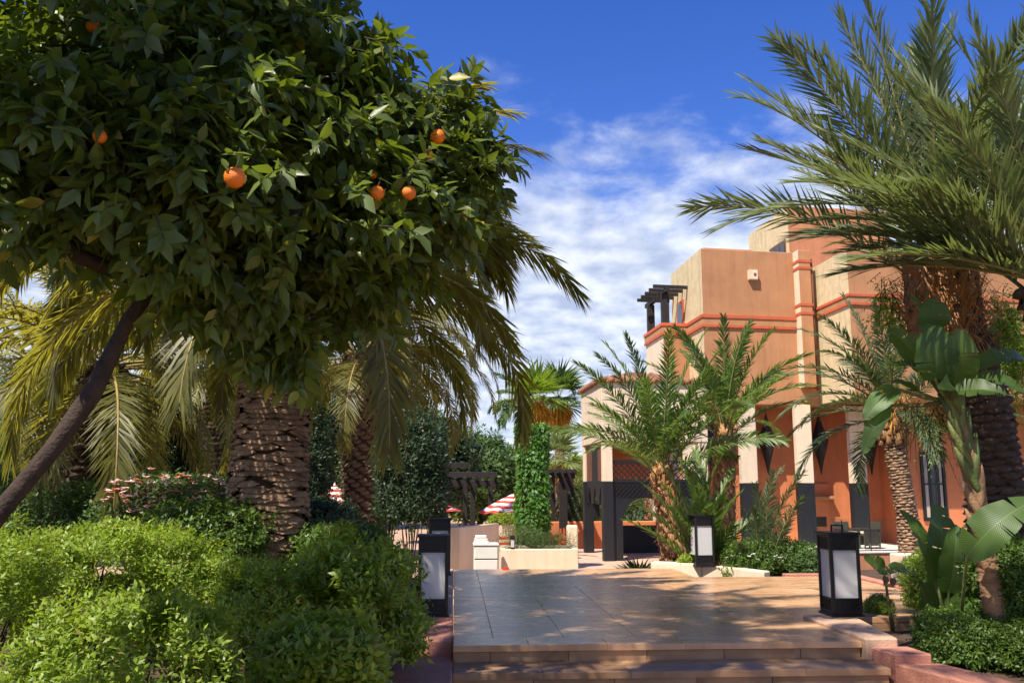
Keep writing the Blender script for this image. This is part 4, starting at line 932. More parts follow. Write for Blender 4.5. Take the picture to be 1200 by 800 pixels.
# --- its neighbour just outside the right edge
b = Vector((5.5, 7.0, -.15)); q9 = at(1232, 332, 7.0); pth = [b, b.lerp(q9, .4)+Vector((.12, 0, 0)), b.lerp(q9, .75)+Vector((.08, 0, 0)), q9]
p9 = simple_palm('date palm just past the right edge whose long fronds sweep far across the sky', b, pth, [.30, .25, .24, .27], 'dark', 821, 18, 2.5, DATE, (86, 40), (.3, .6), (.085, 8, .22, .12, .05), n=66, ll=.52, lw=.024, vee=24, grav=.10, rw=.05, jit=9, a0=46, a1=16, az0=2.0, skip=lambda a: math.cos(a) < -.5)
for (tx, ty, Yt, el, dr, L) in ((802, 258, 7.0, 34, 1.05, 2.95), (868, 146, 7.3, 34, .32, 2.75), (1060, 62, 6.9, 60, .3, 2.15), (968, 290, 6.9, 17, .5, 1.75), (1150, -20, 7.0, 80, .1, 2.4), (930, 215, 7.6, 30, .6, 2.1), (1000, 100, 7.5, 50, .35, 2.3), (1075, 200, 6.7, 42, .5, 1.5), (900, 205, 6.8, 36, .7, 2.4), (1100, 120, 6.6, 58, .4, 1.8), (1180, 90, 6.6, 70, .4, 2.0), (1020, 250, 7.3, 26, .6, 1.7), (945, 262, 7.2, 26, .6, 2.1), (990, 300, 7.5, 18, .5, 1.7), (925, 235, 7.0, 30, .7, 2.2), (1190, 10, 7.2, 74, .2, 2.3), (1105, -30, 7.4, 70, .2, 2.6), (1240, -10, 7.2, 80, .3, 2.4), (1140, 60, 7.6, 68, .3, 2.0), (1060, 150, 7.8, 46, .45, 1.9)):
    q = at(tx, ty, Yt); add_frond(p9, DATE, base=np.array(pth[-1]), az=toward(pth[-1], q), elev=R(el), L=L, droop=dr, rng=np.random.default_rng(tx+9), n=76, ll=.50, lw=.0235, vee=24, grav=.10, rw=.04, sway=.03, jit=8, a0=48, a1=18, roll=.25)
# --- slim palm before the arcade
b = at(1066, 655, 15.6); b.z = -.45
pth = [b, at(1064, 610, 15.6), at(1055, 560, 15.6), at(1047, 515, 15.6), at(1045, 478, 15.6)]
YF = ['silver_frond', 'rachis']
p7 = simple_palm('slim ringed palm with an orange fibre collar standing before the arcade', b, pth, [.17, .165, .16, .17, .24], 'scar', 711, 20, 2.1, YF, (84, -8), (.5, 1.35), (.05, 7, .17, .075, .035), n=60, ll=.36, lw=.026, vee=22, grav=.2, rw=.035, a0=58, core='palm_core')
for (tx, ty, el, dr, L) in ((905, 490, 22, 1.1, 2.3), (912, 432, 40, 1.1, 2.5), (975, 365, 62, .6, 2.2), (1030, 350, 80, .5, 2.0), (1000, 400, 55, 1.0, 1.9)):
    q = at(tx, ty, 15.3); add_frond(p7, YF, base=np.array(pth[-1]), az=toward(pth[-1], q), elev=R(el), L=L, droop=dr, rng=np.random.default_rng(tx+3), n=70, ll=.38, lw=.026, vee=22, grav=.2, rw=.035, sway=.05, a0=56)
MS = plates([pth[-2]+Vector((0, 0, .0)), pth[-1]+Vector((0, 0, .15))], [.19, .27], .09, 8, .12, .26, .12, R(35), random.Random(9)); joined_plates('leaf_boots', MS, BOOTS, 'palm_boot', p7)
fibres(p7, pth[-1]+Vector((0, 0, .05)), .24, .7, 420, 42, 'dry_frond', .26, .02)
# --- pair of young palms in the kerbed bed
GF = ['young_frond', 'rachis']
b = at(795, 668, 16); b.z = -.5
pth = [b, at(790, 640, 16), at(781, 590, 16), at(775, 548, 16)]
p5 = simple_palm('young palm with shaggy leaning brown trunk beside the porch pillar', b, pth, [.24, .22, .17, .16], 'boot', 511, 22, 2.2, GF, (86, 34), (.4, 1.0), (.09, 7, .13, .22, .08), n=60, ll=.36, lw=.028, vee=24, grav=.18, rw=.035, a0=58)
for (tx, ty, el, dr, L) in ((700, 428, 60, .55, 2.5), (748, 405, 76, .35, 2.5), (672, 490, 40, 1.0, 2.3), (815, 400, 70, .4, 2.4), (800, 480, 55, .8, 1.9)):
    q = at(tx, ty, 15.6); add_frond(p5, GF, base=np.array(pth[-1]), az=toward(pth[-1], q), elev=R(el), L=L, droop=dr, rng=np.random.default_rng(tx+5), n=70, ll=.38, lw=.028, vee=24, grav=.18, rw=.035, sway=.05, a0=56)
b = at(848, 668, 17); b.z = -.6
pth = [b, at(848, 640, 17), at(848, 570, 17), at(850, 505, 17)]
p6 = simple_palm('young palm with arching green fronds in front of the arcade columns', b, pth, [.22, .20, .17, .16], 'boot', 611, 18, 2.1, GF, (86, 28), (.4, 1.1), (.09, 7, .13, .22, .08), n=60, ll=.36, lw=.028, vee=24, grav=.18, rw=.035, a0=58)
for (tx, ty, el, dr, L) in ((850, 385, 82, .2, 2.2), (810, 395, 72, .45, 2.1), (925, 440, 48, 1.0, 2.1), (790, 480, 45, 1.2, 1.9), (900, 430, 60, .8, 2.2)):
    q = at(tx, ty, 16.6); add_frond(p6, GF, base=np.array(pth[-1]), az=toward(pth[-1], q), elev=R(el), L=L, droop=dr, rng=np.random.default_rng(tx+6), n=70, ll=.38, lw=.028, vee=24, grav=.18, rw=.035, sway=.05, a0=56)
for (pl_, seed_) in ((p5, 1), (p6, 2)):
    q0 = Vector(pl_.location)
    tipz = 1.55 if pl_ is p5 else 2.1
    tip_ = at(775, 548, 16) if pl_ is p5 else at(850, 505, 17)
    for k in range(9): fibres(pl_, q0.lerp(tip_, (k+.5)/9), .18-.004*k, .3, 90, 500+seed_*20+k, 'palm_boot' if k < 6 else 'fibre', .22, .022)
# --- stemless clumps
def clump(label, base, targets, fm, seed, ll, lw, n=55, name='young_palm', **k):
    t_ = thing(name, label, 'palm', tuple(base)); rg = np.random.default_rng(seed)
    for (tx, ty, Yt) in targets:
        q = at(tx, ty, Yt); d = q-Vector(base); L = d.length*1.08; el = math.atan2(d.z, math.hypot(d.x, d.y))
        dr = .55+rg.normal()*.08; add_frond(t_, fm, base=np.array(base)+rg.normal(size=3)*[.05, .05, 0], az=math.atan2(d.y, d.x), elev=el+dr*.42, L=L, droop=dr, rng=rg, n=n, ll=ll, lw=lw, sway=.04, **k)
    return t_
b = at(825, 665, 15); b.z = -.3
clump('stemless palm shoots with upright fronds behind the mid path lantern', b, [(770, 545, 14.8), (805, 560, 14.6), (835, 530, 15.2), (790, 600, 14.4), (862, 560, 15.3), (755, 600, 14.9), (850, 590, 14.4), (820, 580, 14.3), (880, 610, 15), (842, 545, 14.8), (776, 575, 14.3), (785, 530, 15.2), (812, 535, 15.4), (760, 570, 15.2), (800, 610, 14.3), (866, 585, 14.8), (740, 615, 14.8), (832, 600, 14.2), (855, 620, 14.3)], GF, 521, .34, .03, vee=26, grav=.12, rw=.03, a0=50)
b = at(892, 672, 14.3); b.z = -.2
clump('feathery blue green young palm beside the flower bed under the columns', b, [(938, 562, 14), (915, 555, 14.4), (880, 575, 14), (900, 560, 13.8), (868, 600, 14.2), (930, 590, 13.8), (885, 600, 13.9), (910, 600, 14.4), (875, 640, 14), (920, 620, 14.2)], YF, 522, .26, .018, n=75, vee=28, grav=.15, rw=.025, a0=60, jit=16)
# --- fan palm leaves
def fan(base, d, size, rg, n=22, half=R(118), fold=.18):
    d = nrm(np.asarray(d, float)); s = nrm(np.cross(d, [0, 0, 1.0])); u = np.cross(s, d)
    th = np.linspace(-half, half, n); D = nrm(np.cos(th)[:, None]*d+np.sin(th)[:, None]*s+u*fold*np.abs(np.sin(th))[:, None]+rg.normal(size=(n, 3))*.05)
    return leaves(np.tile(base, (n, 1)), D, np.tile(u, (n, 1)), size*(.75+.3*np.cos(th/1.6))*(.9+.2*rg.random(n)), size*.14, LEAF_S, .2, .35)
def fan_palm(label, base, top, r, n, size, pet, seed, fm='mid_leaf', skirt=None, name='fan_palm', el=(80, -30)):
    t_ = thing(name, label, 'palm tree', tuple(base)); rg = np.random.default_rng(seed)
    if r > 0: MB().tube([base, (Vector(base)+Vector(top))/2+Vector((.05, 0, 0)), top], [r*1.2, r, r*.9], 10).build('trunk', 'palm_bark', t_, smooth=True)
    for i in range(n):
        az = i*2.4+rg.normal()*.15; e_ = R(el[0]+(el[1]-el[0])*(i+.5)/n+rg.normal()*8); d = np.array([math.cos(e_)*math.cos(az), math.cos(e_)*math.sin(az), math.sin(e_)])
        e = np.array(top)+d*pet; V1, T1 = fan(e, d+np.array([0, 0, -.25]), size*(.8+.4*rg.random()), rg)
        w = nrm(np.cross(d, [0, 0, 1.0]))*.012*max(1, pet); V2 = np.array([np.array(top)-w, np.array(top)+w, e+w*.5, e-w*.5]); V, T = merge([(V1, T1), (V2, np.array([[0,1,2],[0,2,3]]))])
        foliage('fan_leaf', V, T, fm, t_)
    if skirt:
        m_ = skirt; th = rg.random(m_)*6.283; o_ = np.stack([np.cos(th), np.sin(th), 0*th], 1); P = np.array(top)+o_*r*1.0+np.array([0, 0, -1])*rg.random((m_, 1))*size*.9
        V, T = leaves(P, nrm(o_*.6+np.array([0, 0, -1])*rg.uniform(.3, 1.2, (m_, 1))), o_, size*(.6+.6*rg.random(m_)), size*.09, LEAF_S, .2, .4); foliage('dead_skirt', V, T, 'dry_frond', t_, kind='stuff')
    return t_
b = at(742, 668, 15.2); b.z = -.7
fan_palm('small dark fan palm sprouting at the foot of the porch pillar', b, b+Vector((.1, 0, .18)), .06, 14, .36, .36, 61, 'dark_leaf', el=(75, 5))
b = at(655, 640, 46); b.z = -1.6
fan_palm('far fan palm with green crown above an orange skirt of dead leaves', b, at(655, 466, 46), .25, 30, 1.1, .9, 62, 'mid_leaf', 500, el=(85, -20))
b = at(632, 640, 40); b.z = -1.6
fan_palm('far fan palm with thick golden dead skirt just above the ivy pillar', b, at(630, 470, 40), .25, 22, 1.0, .8, 63, 'lime_leaf', 800, el=(85, 5))
b = at(654, 640, 38); b.z = -1.6
fan_palm('lower far fan palm with yellowish leaves right of the ivy pillar', b, at(654, 540, 38), .15, 26, .8, .7, 64, 'pale_leaf', 120, el=(80, -35))
b = at(676, 640, 44); b.z = -1.6
pth = [b, at(676, 600, 44), at(676, 570, 44)]
simple_palm('sunlit bright green feather palm in the gap left of the pavilion', b, pth, [.2, .18, .17], 'dark', 651, 26, 2.0, ['lime_leaf', 'rachis'], (85, -20), (.6, 1.5), (.2, 6, .2, .2, .05), n=36, ll=.55, lw=.06, vee=15, grav=.3, rw=.05)
b = at(612, 640, 60); b.z = -1.6
pth = [b, at(612, 560, 60), at(613, 470, 60)]
simple_palm('distant palm top peeking over the drooping dark fronds', b, pth, [.3, .28, .25], 'dark', 661, 26, 2.4, ['mid_leaf', 'rachis'], (85, -20), (.6, 1.5), (.3, 6, .25, .25, .05), n=30, ll=.7, lw=.09, vee=15, grav=.3, rw=.05)

# --- tall palms standing left of and behind the viewer; their crowns shade the deck
for (lab, b0, c0, sd_) in (('tall palm standing left of the viewpoint, only its shade in the picture', (-4.3, 2.6, 0), (-2.2, 5.4, 7.8), 901), ('tall palm standing behind the viewpoint, only its shade in the picture', (-3.1, .2, 0), (-2.0, 3.4, 9.6), 902)):
    b0, c0 = Vector(b0), Vector(c0); pth = [b0, b0.lerp(c0, .3)+Vector((-.15, -.3, 0)), b0.lerp(c0, .65)+Vector((-.1, -.25, 0)), c0]
    simple_palm(lab, b0, pth, [.34, .28, .25, .28], 'scar', sd_, 28, 3.1, CAN, (80, -25), (.7, 1.5), (.12, 8, .25, .15, .05), n=80, ll=.46, lw=.034, vee=10, grav=.4, rw=.05)
# ================================================================== SHRUBS
def shrub(name, label, c, rad, n, seed, fm, sl, ll, lw, K=5, sq=2.6, shell=.2, zmin=-.75, base_z=None, amp=.14, up=.6, group=None, nstem=14, k=3.2, cat='shrub', clump=0):
    rg = np.random.default_rng(seed); c = Vector(c); bz = base_z if base_z is not None else c.z-rad[2]
    t_ = thing(name, label, cat, (c.x, c.y, bz), group)
    P, Nn = blob(rg, c, rad, n, seed, shell, sq, zmin, amp, k, clump)
    keep = P[:, 2] > bz+.03; P, Nn = P[keep], Nn[keep]
    V, T = shoots(rg, P, Nn, K, sl, ll, lw, up); foliage('foliage', V, T, fm, t_)
    tips = [c+Vector((rg.normal()*rad[0]*.45, rg.normal()*rad[1]*.45, rg.uniform(-.2, .6)*rad[2])) for _ in range(nstem)]
    stems('stem', (c.x, c.y, bz), tips, max(.008, rad[0]*.016), t_)
    return t_
# front left: clipped sunlit bushes
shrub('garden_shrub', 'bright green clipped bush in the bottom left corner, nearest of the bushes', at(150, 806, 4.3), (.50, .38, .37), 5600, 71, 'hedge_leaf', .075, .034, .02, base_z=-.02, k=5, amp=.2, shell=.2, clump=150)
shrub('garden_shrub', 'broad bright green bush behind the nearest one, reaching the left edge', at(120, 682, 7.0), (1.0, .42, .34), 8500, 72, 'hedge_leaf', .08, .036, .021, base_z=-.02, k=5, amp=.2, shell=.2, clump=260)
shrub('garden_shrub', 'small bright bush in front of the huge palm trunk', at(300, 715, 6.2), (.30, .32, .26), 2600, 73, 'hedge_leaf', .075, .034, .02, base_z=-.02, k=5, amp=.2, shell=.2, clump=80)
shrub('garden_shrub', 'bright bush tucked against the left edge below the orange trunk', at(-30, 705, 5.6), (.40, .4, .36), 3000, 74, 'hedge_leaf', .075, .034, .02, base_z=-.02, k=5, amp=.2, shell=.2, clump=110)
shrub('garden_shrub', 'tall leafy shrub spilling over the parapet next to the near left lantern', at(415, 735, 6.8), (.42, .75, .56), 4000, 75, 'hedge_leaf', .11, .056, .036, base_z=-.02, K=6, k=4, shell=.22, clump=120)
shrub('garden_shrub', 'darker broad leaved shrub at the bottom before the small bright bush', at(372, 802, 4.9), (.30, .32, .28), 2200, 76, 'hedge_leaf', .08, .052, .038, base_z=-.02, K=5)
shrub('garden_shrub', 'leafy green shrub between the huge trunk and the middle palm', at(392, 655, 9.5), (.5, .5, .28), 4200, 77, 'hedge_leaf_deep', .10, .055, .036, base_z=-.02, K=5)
rg = np.random.default_rng(5)
# garden behind: dark and mid bushes
bgs = [('mid-green bush left of the flowering bush, under the leaning palm', (95, 612, 12), (.9, .7, .42), 3600, 'mid_leaf', .10, .06, .035, 0),
       ('low dark bush at the foot of the huge palm trunk, left side', (235, 640, 9.0), (.6, .5, .36), 3000, 'hedge_leaf_deep', .09, .05, .032, 0),
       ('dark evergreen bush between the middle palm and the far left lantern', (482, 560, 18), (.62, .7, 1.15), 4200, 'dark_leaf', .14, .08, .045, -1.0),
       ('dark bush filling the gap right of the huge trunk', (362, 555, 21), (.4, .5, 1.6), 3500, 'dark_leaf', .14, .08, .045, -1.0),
       ('low dark bush before the white striped umbrella', (372, 612, 14), (.5, .5, .25), 1800, 'dark_leaf', .12, .07, .04, -.6),
       ('sunlit pale bush far behind the cypress', (165, 560, 26), (2.2, 1.5, 1.0), 4200, 'pale_leaf', .2, .12, .07, -1.5),
       ('mid green bush behind the leaning palm at far left', (30, 585, 19), (1.8, 1.2, 1.0), 4500, 'mid_leaf', .18, .10, .06, -1.0),
       ('olive bush far back, left of the dark cypress', (95, 555, 34), (3.5, 2.5, 1.8), 5000, 'mid_leaf', .3, .18, .10, -1.6),
       ('pale flowering oleander beyond the middle palm', (455, 540, 27), (1.2, 1.2, 1.8), 5000, 'pale_leaf', .2, .12, .06, -1.5)]
for (lab, q, rad, n, fm, sl, ll, lw, bz) in bgs:
    shrub('garden_shrub', lab, at(*q), rad, n, int(q[0]*7+q[1]), fm, sl, ll, lw, K=5, base_z=bz, amp=.2)
def blossoms(parent, P, size, mat, rgg, name='blossom'):
    n = len(P); Ps, Ds, Ns = [], [], []
    for k in range(5):
        th = k*1.2566; D = np.stack([np.full(n, math.cos(th)), np.full(n, math.sin(th)), np.full(n, .35)], 1)+rgg.normal(size=(n, 3))*.25
        Ps.append(P); Ds.append(D); Ns.append(np.tile([0, -.4, 1.0], (n, 1)))
    V, T = leaves(np.concatenate(Ps), np.concatenate(Ds), np.concatenate(Ns), size, size*.8); foliage(name, V, T, mat, parent)['kind'] = 'stuff'
fb = shrub('flowering_bush', 'low bush dotted with pink and coral blossoms behind the bright bushes', at(215, 600, 11.5), (1.05, .6, .42), 3200, 91, 'mid_leaf', .10, .06, .035, base_z=-.0, K=4)
P, _ = blob(rg, at(212, 583, 11.2), (.95, .5, .30), 230, 5, .2, 2.2, -.6); blossoms(fb, P[:150], .055, 'pink_petal', rg); blossoms(fb, P[150:], .05, 'coral_petal', rg)
ol = bpy.data.objects['garden_shrub.015'] if 'garden_shrub.015' in bpy.data.objects else fb
P, _ = blob(rg, at(458, 495, 26), (.6, .4, .6), 60, 6, .3); blossoms(ol, P, .16, 'pink_petal', rg)
# dark cypress-like tree
def tree(name, label, base, top_z, c, rad, n, seed, fm, ll, lw, tr=.12, amp=.22, sq=2.0, group=None, shell=.3, sl=.2, K=5):
    t_ = thing(name, label, 'tree', tuple(base), group); rg_ = np.random.default_rng(seed); c = Vector(c)
    MB().tube([base, (Vector(base)+c)/2+Vector((.08, 0, 0)), c], [tr, tr*.8, tr*.4], 8).build('trunk', 'citrus_bark', t_, smooth=True)
    for k in range(5):
        e = c+Vector((rg_.normal()*rad[0]*.5, rg_.normal()*rad[1]*.5, rg_.uniform(-.3, .6)*rad[2])); s_ = (Vector(base)+c)/2
        MB().tube([s_, (s_+e)/2+Vector((0, 0, .1)), e], [tr*.5, tr*.35, tr*.12], 6).build('branch', 'citrus_bark', t_, smooth=True)
    P, Nn = blob(rg_, c, rad, n, seed, shell, sq, -1, amp); V, T = shoots(rg_, P, Nn, K, sl, ll, lw, .3); foliage('crown', V, T, fm, t_); return t_
b = at(190, 600, 22); b.z = -1.0
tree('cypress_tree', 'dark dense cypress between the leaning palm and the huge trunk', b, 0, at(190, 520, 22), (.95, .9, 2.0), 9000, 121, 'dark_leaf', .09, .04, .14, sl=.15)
far = [('rounded green tree far behind the pergola', (562, 560, 52), (3.2, 2.5, 2.2), 'mid_leaf', 4200), ('dark green tree far behind the middle palm', (440, 540, 60), (6, 4, 4.2), 'mid_leaf', 5200),
       ('large dim tree beyond the garden at far left', (60, 520, 58), (8, 5, 5), 'mid_leaf', 6000), ('green tree beyond the garden behind the cypress', (230, 530, 64), (7, 5, 4.2), 'pale_leaf', 5500),
       ('dim tree beyond the garden behind the huge trunk', (340, 520, 56), (5, 4, 4.6), 'dark_leaf', 5200), ('bright bushy tree in the gap behind the pavilion', (690, 575, 60), (4, 3, 1.8), 'lime_leaf', 3800), ('low green tree far behind the striped umbrella', (630, 585, 62), (4, 3, 1.8), 'mid_leaf', 3500),
       ('tall dark tree standing left of the pergola in the distance', (505, 545, 44), (2.0, 2, 2.0), 'dark_leaf', 4000)]
for (lab, q, rad, fm, n) in far:
    c = at(*q); b = Vector((c.x, c.y, -1.75)); tree('garden_tree', lab, b, 0, c, rad, n, int(q[0]+q[1]*3), fm, .32, .18, .2, sl=.5, K=5, group='trees beyond the terrace')
# right-hand planting
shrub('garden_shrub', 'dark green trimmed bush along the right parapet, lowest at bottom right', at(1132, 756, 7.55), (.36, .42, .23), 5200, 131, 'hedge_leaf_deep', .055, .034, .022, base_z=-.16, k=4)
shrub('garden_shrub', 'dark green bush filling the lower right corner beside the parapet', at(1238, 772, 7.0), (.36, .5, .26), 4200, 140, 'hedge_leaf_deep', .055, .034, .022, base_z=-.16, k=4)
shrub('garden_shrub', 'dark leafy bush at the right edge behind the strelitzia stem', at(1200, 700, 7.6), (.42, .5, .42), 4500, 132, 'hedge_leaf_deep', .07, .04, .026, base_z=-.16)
shrub('garden_shrub', 'lime green feathery bush at right edge below the palm trunk', at(1195, 668, 9.2), (.5, .45, .42), 4500, 133, 'lime_leaf', .08, .045, .02, base_z=-.16)
shrub('garden_shrub', 'lime green bush peeking out behind the big paddle leaves', at(1092, 690, 9.6), (.22, .3, .40), 2200, 134, 'lime_leaf', .07, .04, .024, base_z=-.16)
shrub('ball_shrub', 'small clipped ball bush right of the near lantern', at(1030, 714, 9.3), (.135, .135, .13), 1500, 135, 'lime_leaf', .03, .02, .013, base_z=-.12, sq=2.0, amp=.05, shell=.1)
fbed = shrub('flowering_bush', 'low bush with white blossoms in the bed below the veranda', at(905, 660, 14.4), (.8, .45, .32), 3600, 136, 'hedge_leaf_deep', .08, .05, .032, base_z=-.25)
P, _ = blob(rg, at(905, 658, 14.3), (.8, .42, .30), 40, 8, .1, 2.4, -.2); blossoms(fbed, P, .045, 'white_petal', rg)
fbe2 = shrub('flowering_bush', 'sparse green bush with a few white blossoms nearest to the lantern glass', at(952, 664, 14.0), (.35, .35, .22), 1600, 137, 'mid_leaf', .08, .05, .03, base_z=-.25)
shrub('garden_shrub', 'tiny green tuft at the kerb by the mid path lantern', at(806, 664, 14.6), (.12, .12, .14), 500, 138, 'hedge_leaf', .06, .04, .024, base_z=-.05)
# weeping yellow-green climber on the palm at right
def weeping(label, centre, rad, n, seed, fm, ll, hang):
    rg_ = np.random.default_rng(seed); c = np.array(centre); t_ = thing('weeping_climber', label, 'climber', tuple(centre))
    P, Nn = blob(rg_, c, rad, n, seed, .35, 2.0, -1, .3); K = 9; Ps, Ds, Ns = [], [], []
    ln = hang*(.5+rg_.random((n, 1)))[:len(P)]
    sw = rg_.normal(size=(len(P), 3))*.15
    for k in range(K):
        s_ = (k+.5)/K; p = P+np.array([0, 0, -1])*ln*s_+sw*s_; Ps.append(p); d = rg_.normal(size=(len(P), 3)); d[:, 2] = -.8; Ds.append(d); Ns.append(rdir(rg_, len(P)))
    Ps = np.concatenate(Ps); V, T = leaves(Ps, np.concatenate(Ds), np.concatenate(Ns), ll*(.6+.8*rg_.random(len(Ps))), ll*.42); foliage('foliage', V, T, fm, t_); 
    st = MB()
    for i in range(0, len(P), max(1, len(P)//40)): st.tube([P[i], P[i]+np.array([0, 0, -1])*ln[i]*.5+sw[i]*.5, P[i]+np.array([0, 0, -1])*ln[i]+sw[i]], [.004, .003, .002], 3)
    st.build('stem', 'twig', t_); return t_
weeping('yellow green climber trailing down the right side of the date palm trunk', at(1178, 390, 9.3), (.26, .2, .5), 760, 141, 'lime_leaf', .055, .4)
weeping('green climber tuft hanging between the hotel wing and the date palm collar', at(1040, 350, 8.9), (.12, .12, .26), 130, 142, 'hedge_leaf', .05, .25)
weeping('light fern-like spray hanging before the tall hotel window', at(1092, 480, 8.8), (.22, .15, .16), 110, 143, 'lime_leaf', .04, .35)

# ---- ivy pillar
ip = at(624, 610, 21.5); ivy = thing('ivy_pillar', 'square pillar wholly clad in bright green ivy behind the planter', 'pillar', (ip.x, ip.y, -.7)); zi = zat(497, 21.5, 624)
MB().box(ip.x-.26, ip.x+.26, ip.y-.26, ip.y+.26, -.7, zi-.05).build('shaft', 'twig', ivy)
rg = np.random.default_rng(15); n = 9500; th = rg.random(n)*6.283; zz_ = -.6+rg.random(n)*(zi+.62); o_ = np.stack([np.cos(th), np.sin(th), 0*th], 1)
bul = (1+.12*np.sin(zz_*3.1+2*th)+.08*np.sin(zz_*7+th*3))*np.where(zz_ < .3, .72+.28*np.clip((zz_+.6)/.9, 0, 1), 1)
P = np.array([ip.x, ip.y, 0])+o_*(.345*bul*(1-.18*np.abs(rg.normal(size=n))))[:, None]*np.minimum(1.25, 1/np.maximum(np.abs(np.cos(th)), np.abs(np.sin(th))))[:, None]; P[:, 2] = zz_
D = o_*.5+np.array([0, 0, -.7])+rg.normal(size=(n, 3))*.4; V, T = leaves(P, D, o_+rg.normal(size=(n, 3))*.3, .10*(.6+.8*rg.random(n)), .10, LEAF_S, .2, .2); foliage('ivy', V, T, 'ivy_leaf', ivy)

# ================================================================== STRELITZIA (paddle-leaved)
def paddle(base, tip, width, nrmv, rg_, bend=.12, fold=.25, petiole=None, tear=0, wave=.03, curl=0.0):
    """one paddle blade built of lobes between the splits that run from margin to midrib"""
    b, t_ = Vector(base), Vector(tip); ax = t_-b; L = ax.length; d = ax.normalized(); n_ = Vector(nrmv); n_ = (n_-d*n_.dot(d)).normalized(); s_ = d.cross(n_)
    V, UV, Fc = [], [], []; H = 5
    wave_ph = rg_.uniform(0, 6)
    for sd_ in (-1, 1):
        nt_ = int(1+tear*7+rg_.random()*2); cuts = [0.0]+sorted(rg_.uniform(.15, .92) for _ in range(nt_))+[1.0]
        for c0_, c1_ in zip(cuts[:-1], cuts[1:]):
            if c1_-c0_ < .02: continue
            K = max(2, int((c1_-c0_)*26)); sag = rg_.uniform(-.10, .06)*(1+tear); g0 = rg_.uniform(.004, .02)*(1+1.5*tear); st0 = len(V)
            for i in range(K+1):
                u = c0_+(c1_-c0_)*i/K; c = b+ax*u+n_*(math.sin(u*math.pi)*bend*L); f_ = i/K
                w = width*.5*(math.sin(math.pi*min(1, u*.93+.035)**.72))**.62 if u < .999 else .01*width
                sh = (g0 if (i == 0 and c0_ > 0) else 0)-(g0 if (i == K and c1_ < 1) else 0)
                for j in range(H+1):
                    q = j/H; edge = 1-.02*rg_.random() if j == H else 1
                    V.append(c+s_*(sd_*q*w*edge)+d*(sh*q*L)+n_*(q**1.3*w*fold+wave*L*math.sin(u*19+wave_ph+sd_)*q*q*.45+sag*q*q*w-curl*q*q*w)); UV.append((u+.25*q*width/L, sd_*q))
            for i in range(K):
                for j in range(H):
                    a = st0+i*(H+1)+j; f4 = (a, a+1, a+H+2, a+H+1); Fc.append(f4 if sd_ > 0 else f4[::-1])
    return V, Fc, UV
def add_leaf(root, base, tip, width, nv, rg_, stalk=None, **k):
    V, Fc, UV = paddle(base, tip, width, nv, rg_, **k); off = wpos(root)
    me = bpy.data.meshes.new('leaf'); me.from_pydata([tuple(v-off) for v in V], [], Fc); me.materials.append(MATS['paddle_leaf'])
    ul = me.uv_layers.new(name='UVMap'); 
    for lp in me.loops: ul.data[lp.index].uv = UV[lp.vertex_index]
    me.polygons.foreach_set('use_smooth', [True]*len(Fc)); me.update(); o = link('leaf', me, root)
    if stalk is not None:
        s0 = Vector(stalk); m_ = (s0+Vector(base))/2+Vector((0, 0, -.02)); MB().tube([s0, m_, base, Vector(base).lerp(Vector(tip), .25)], [.02, .016, .012, .007], 6).build('stalk', 'banana_sheath', root, smooth=True)
    return o
rp_ = random.Random(4)
Ys = 7.4
b = at(1172, 722, Ys); b.z = -.14
st = thing('strelitzia_tree', 'tall strelitzia with sheathed leaning stem and fan of big torn leaves', 'plant', tuple(b))
sp_ = [b, at(1160, 680, Ys), at(1150, 620, Ys), at(1141, 560, Ys), at(1126, 510, Ys), at(1116, 470, Ys)]
MB().tube(sp_, [.10, .085, .075, .08, .085, .06], 14).build('trunk', 'banana_husk', st, smooth=True)
for k in range(16):    # overlapping leaf sheaths make chevrons up the stem
    f_ = k/15; i = min(4, 1+int(f_*3.99)); a = sp_[i].lerp(sp_[i+1], f_*3.99 % 1); sd_ = (-1 if k % 2 else 1); h = .30+.22*f_
    ax = (sp_[-1]-sp_[2]).normalized(); c = a+Vector((-sd_*.02, -.055-.02*rp_.random(), -.12)); lat = Vector((sd_, .25, 0))
    m_ = MB(); m_.tube([c, c+ax*h*.35+lat*.035, c+ax*h*.75+lat*.085, c+ax*h*1.1+lat*(.10+.05*f_)], [.012, .038, .034, .010], 8)
    o = m_.build('sheath', 'banana_husk' if f_ < .45 else 'banana_sheath', st, smooth=True)
for k in range(15):    # ring scars of old leaves
    f_ = k/15*3; i = int(f_); q = sp_[i].lerp(sp_[i+1], f_-i); rr_ = .10-.008*f_; MB().lathe(q, [(rr_*.9, -.02), (rr_*1.04, -.004+.01*rp_.random()), (rr_*.92, .02)], 14).build('ring_scar', 'banana_husk', st, smooth=True)
ct = at(1112, 470, Ys)
def L_(bp, tp_, w, nv, Yb=Ys, Yt=Ys, root=None, stalk=None, **k): return add_leaf(root or st, at(*bp, Yb), at(*tp_, Yt), w, nv, rp_, stalk=stalk if stalk is not None else ct, **k)
L_((1092, 430), (1066, 345), .19, (.5, -1, .2), Ys, Ys+.1)
L_((1092, 385), (1092, 350), .30, (0, -1, .3), Ys-.1, Ys-.15, fold=.1)
L_((1096, 445), (1088, 378), .44, (.1, -1, .1), Ys-.2, Ys-.25, tear=.1, fold=.12)
L_((1118, 450), (1122, 385), .34, (-.15, -1, .1), Ys-.1, Ys-.3, tear=.2, fold=.15)
L_((1085, 435), (1040, 385), .26, (-.3, -1, .5), Ys+.1, Ys+.25, tear=.2)
L_((1090, 445), (1042, 428), .20, (0, -.5, 1), Ys+.1, Ys, tear=.2)
L_((1050, 455), (1012, 492), .20, (-.4, -.8, .4), Ys, Ys-.1, bend=.1)
L_((1040, 475), (1012, 532), .16, (-.6, -.8, .1), Ys, Ys-.1)
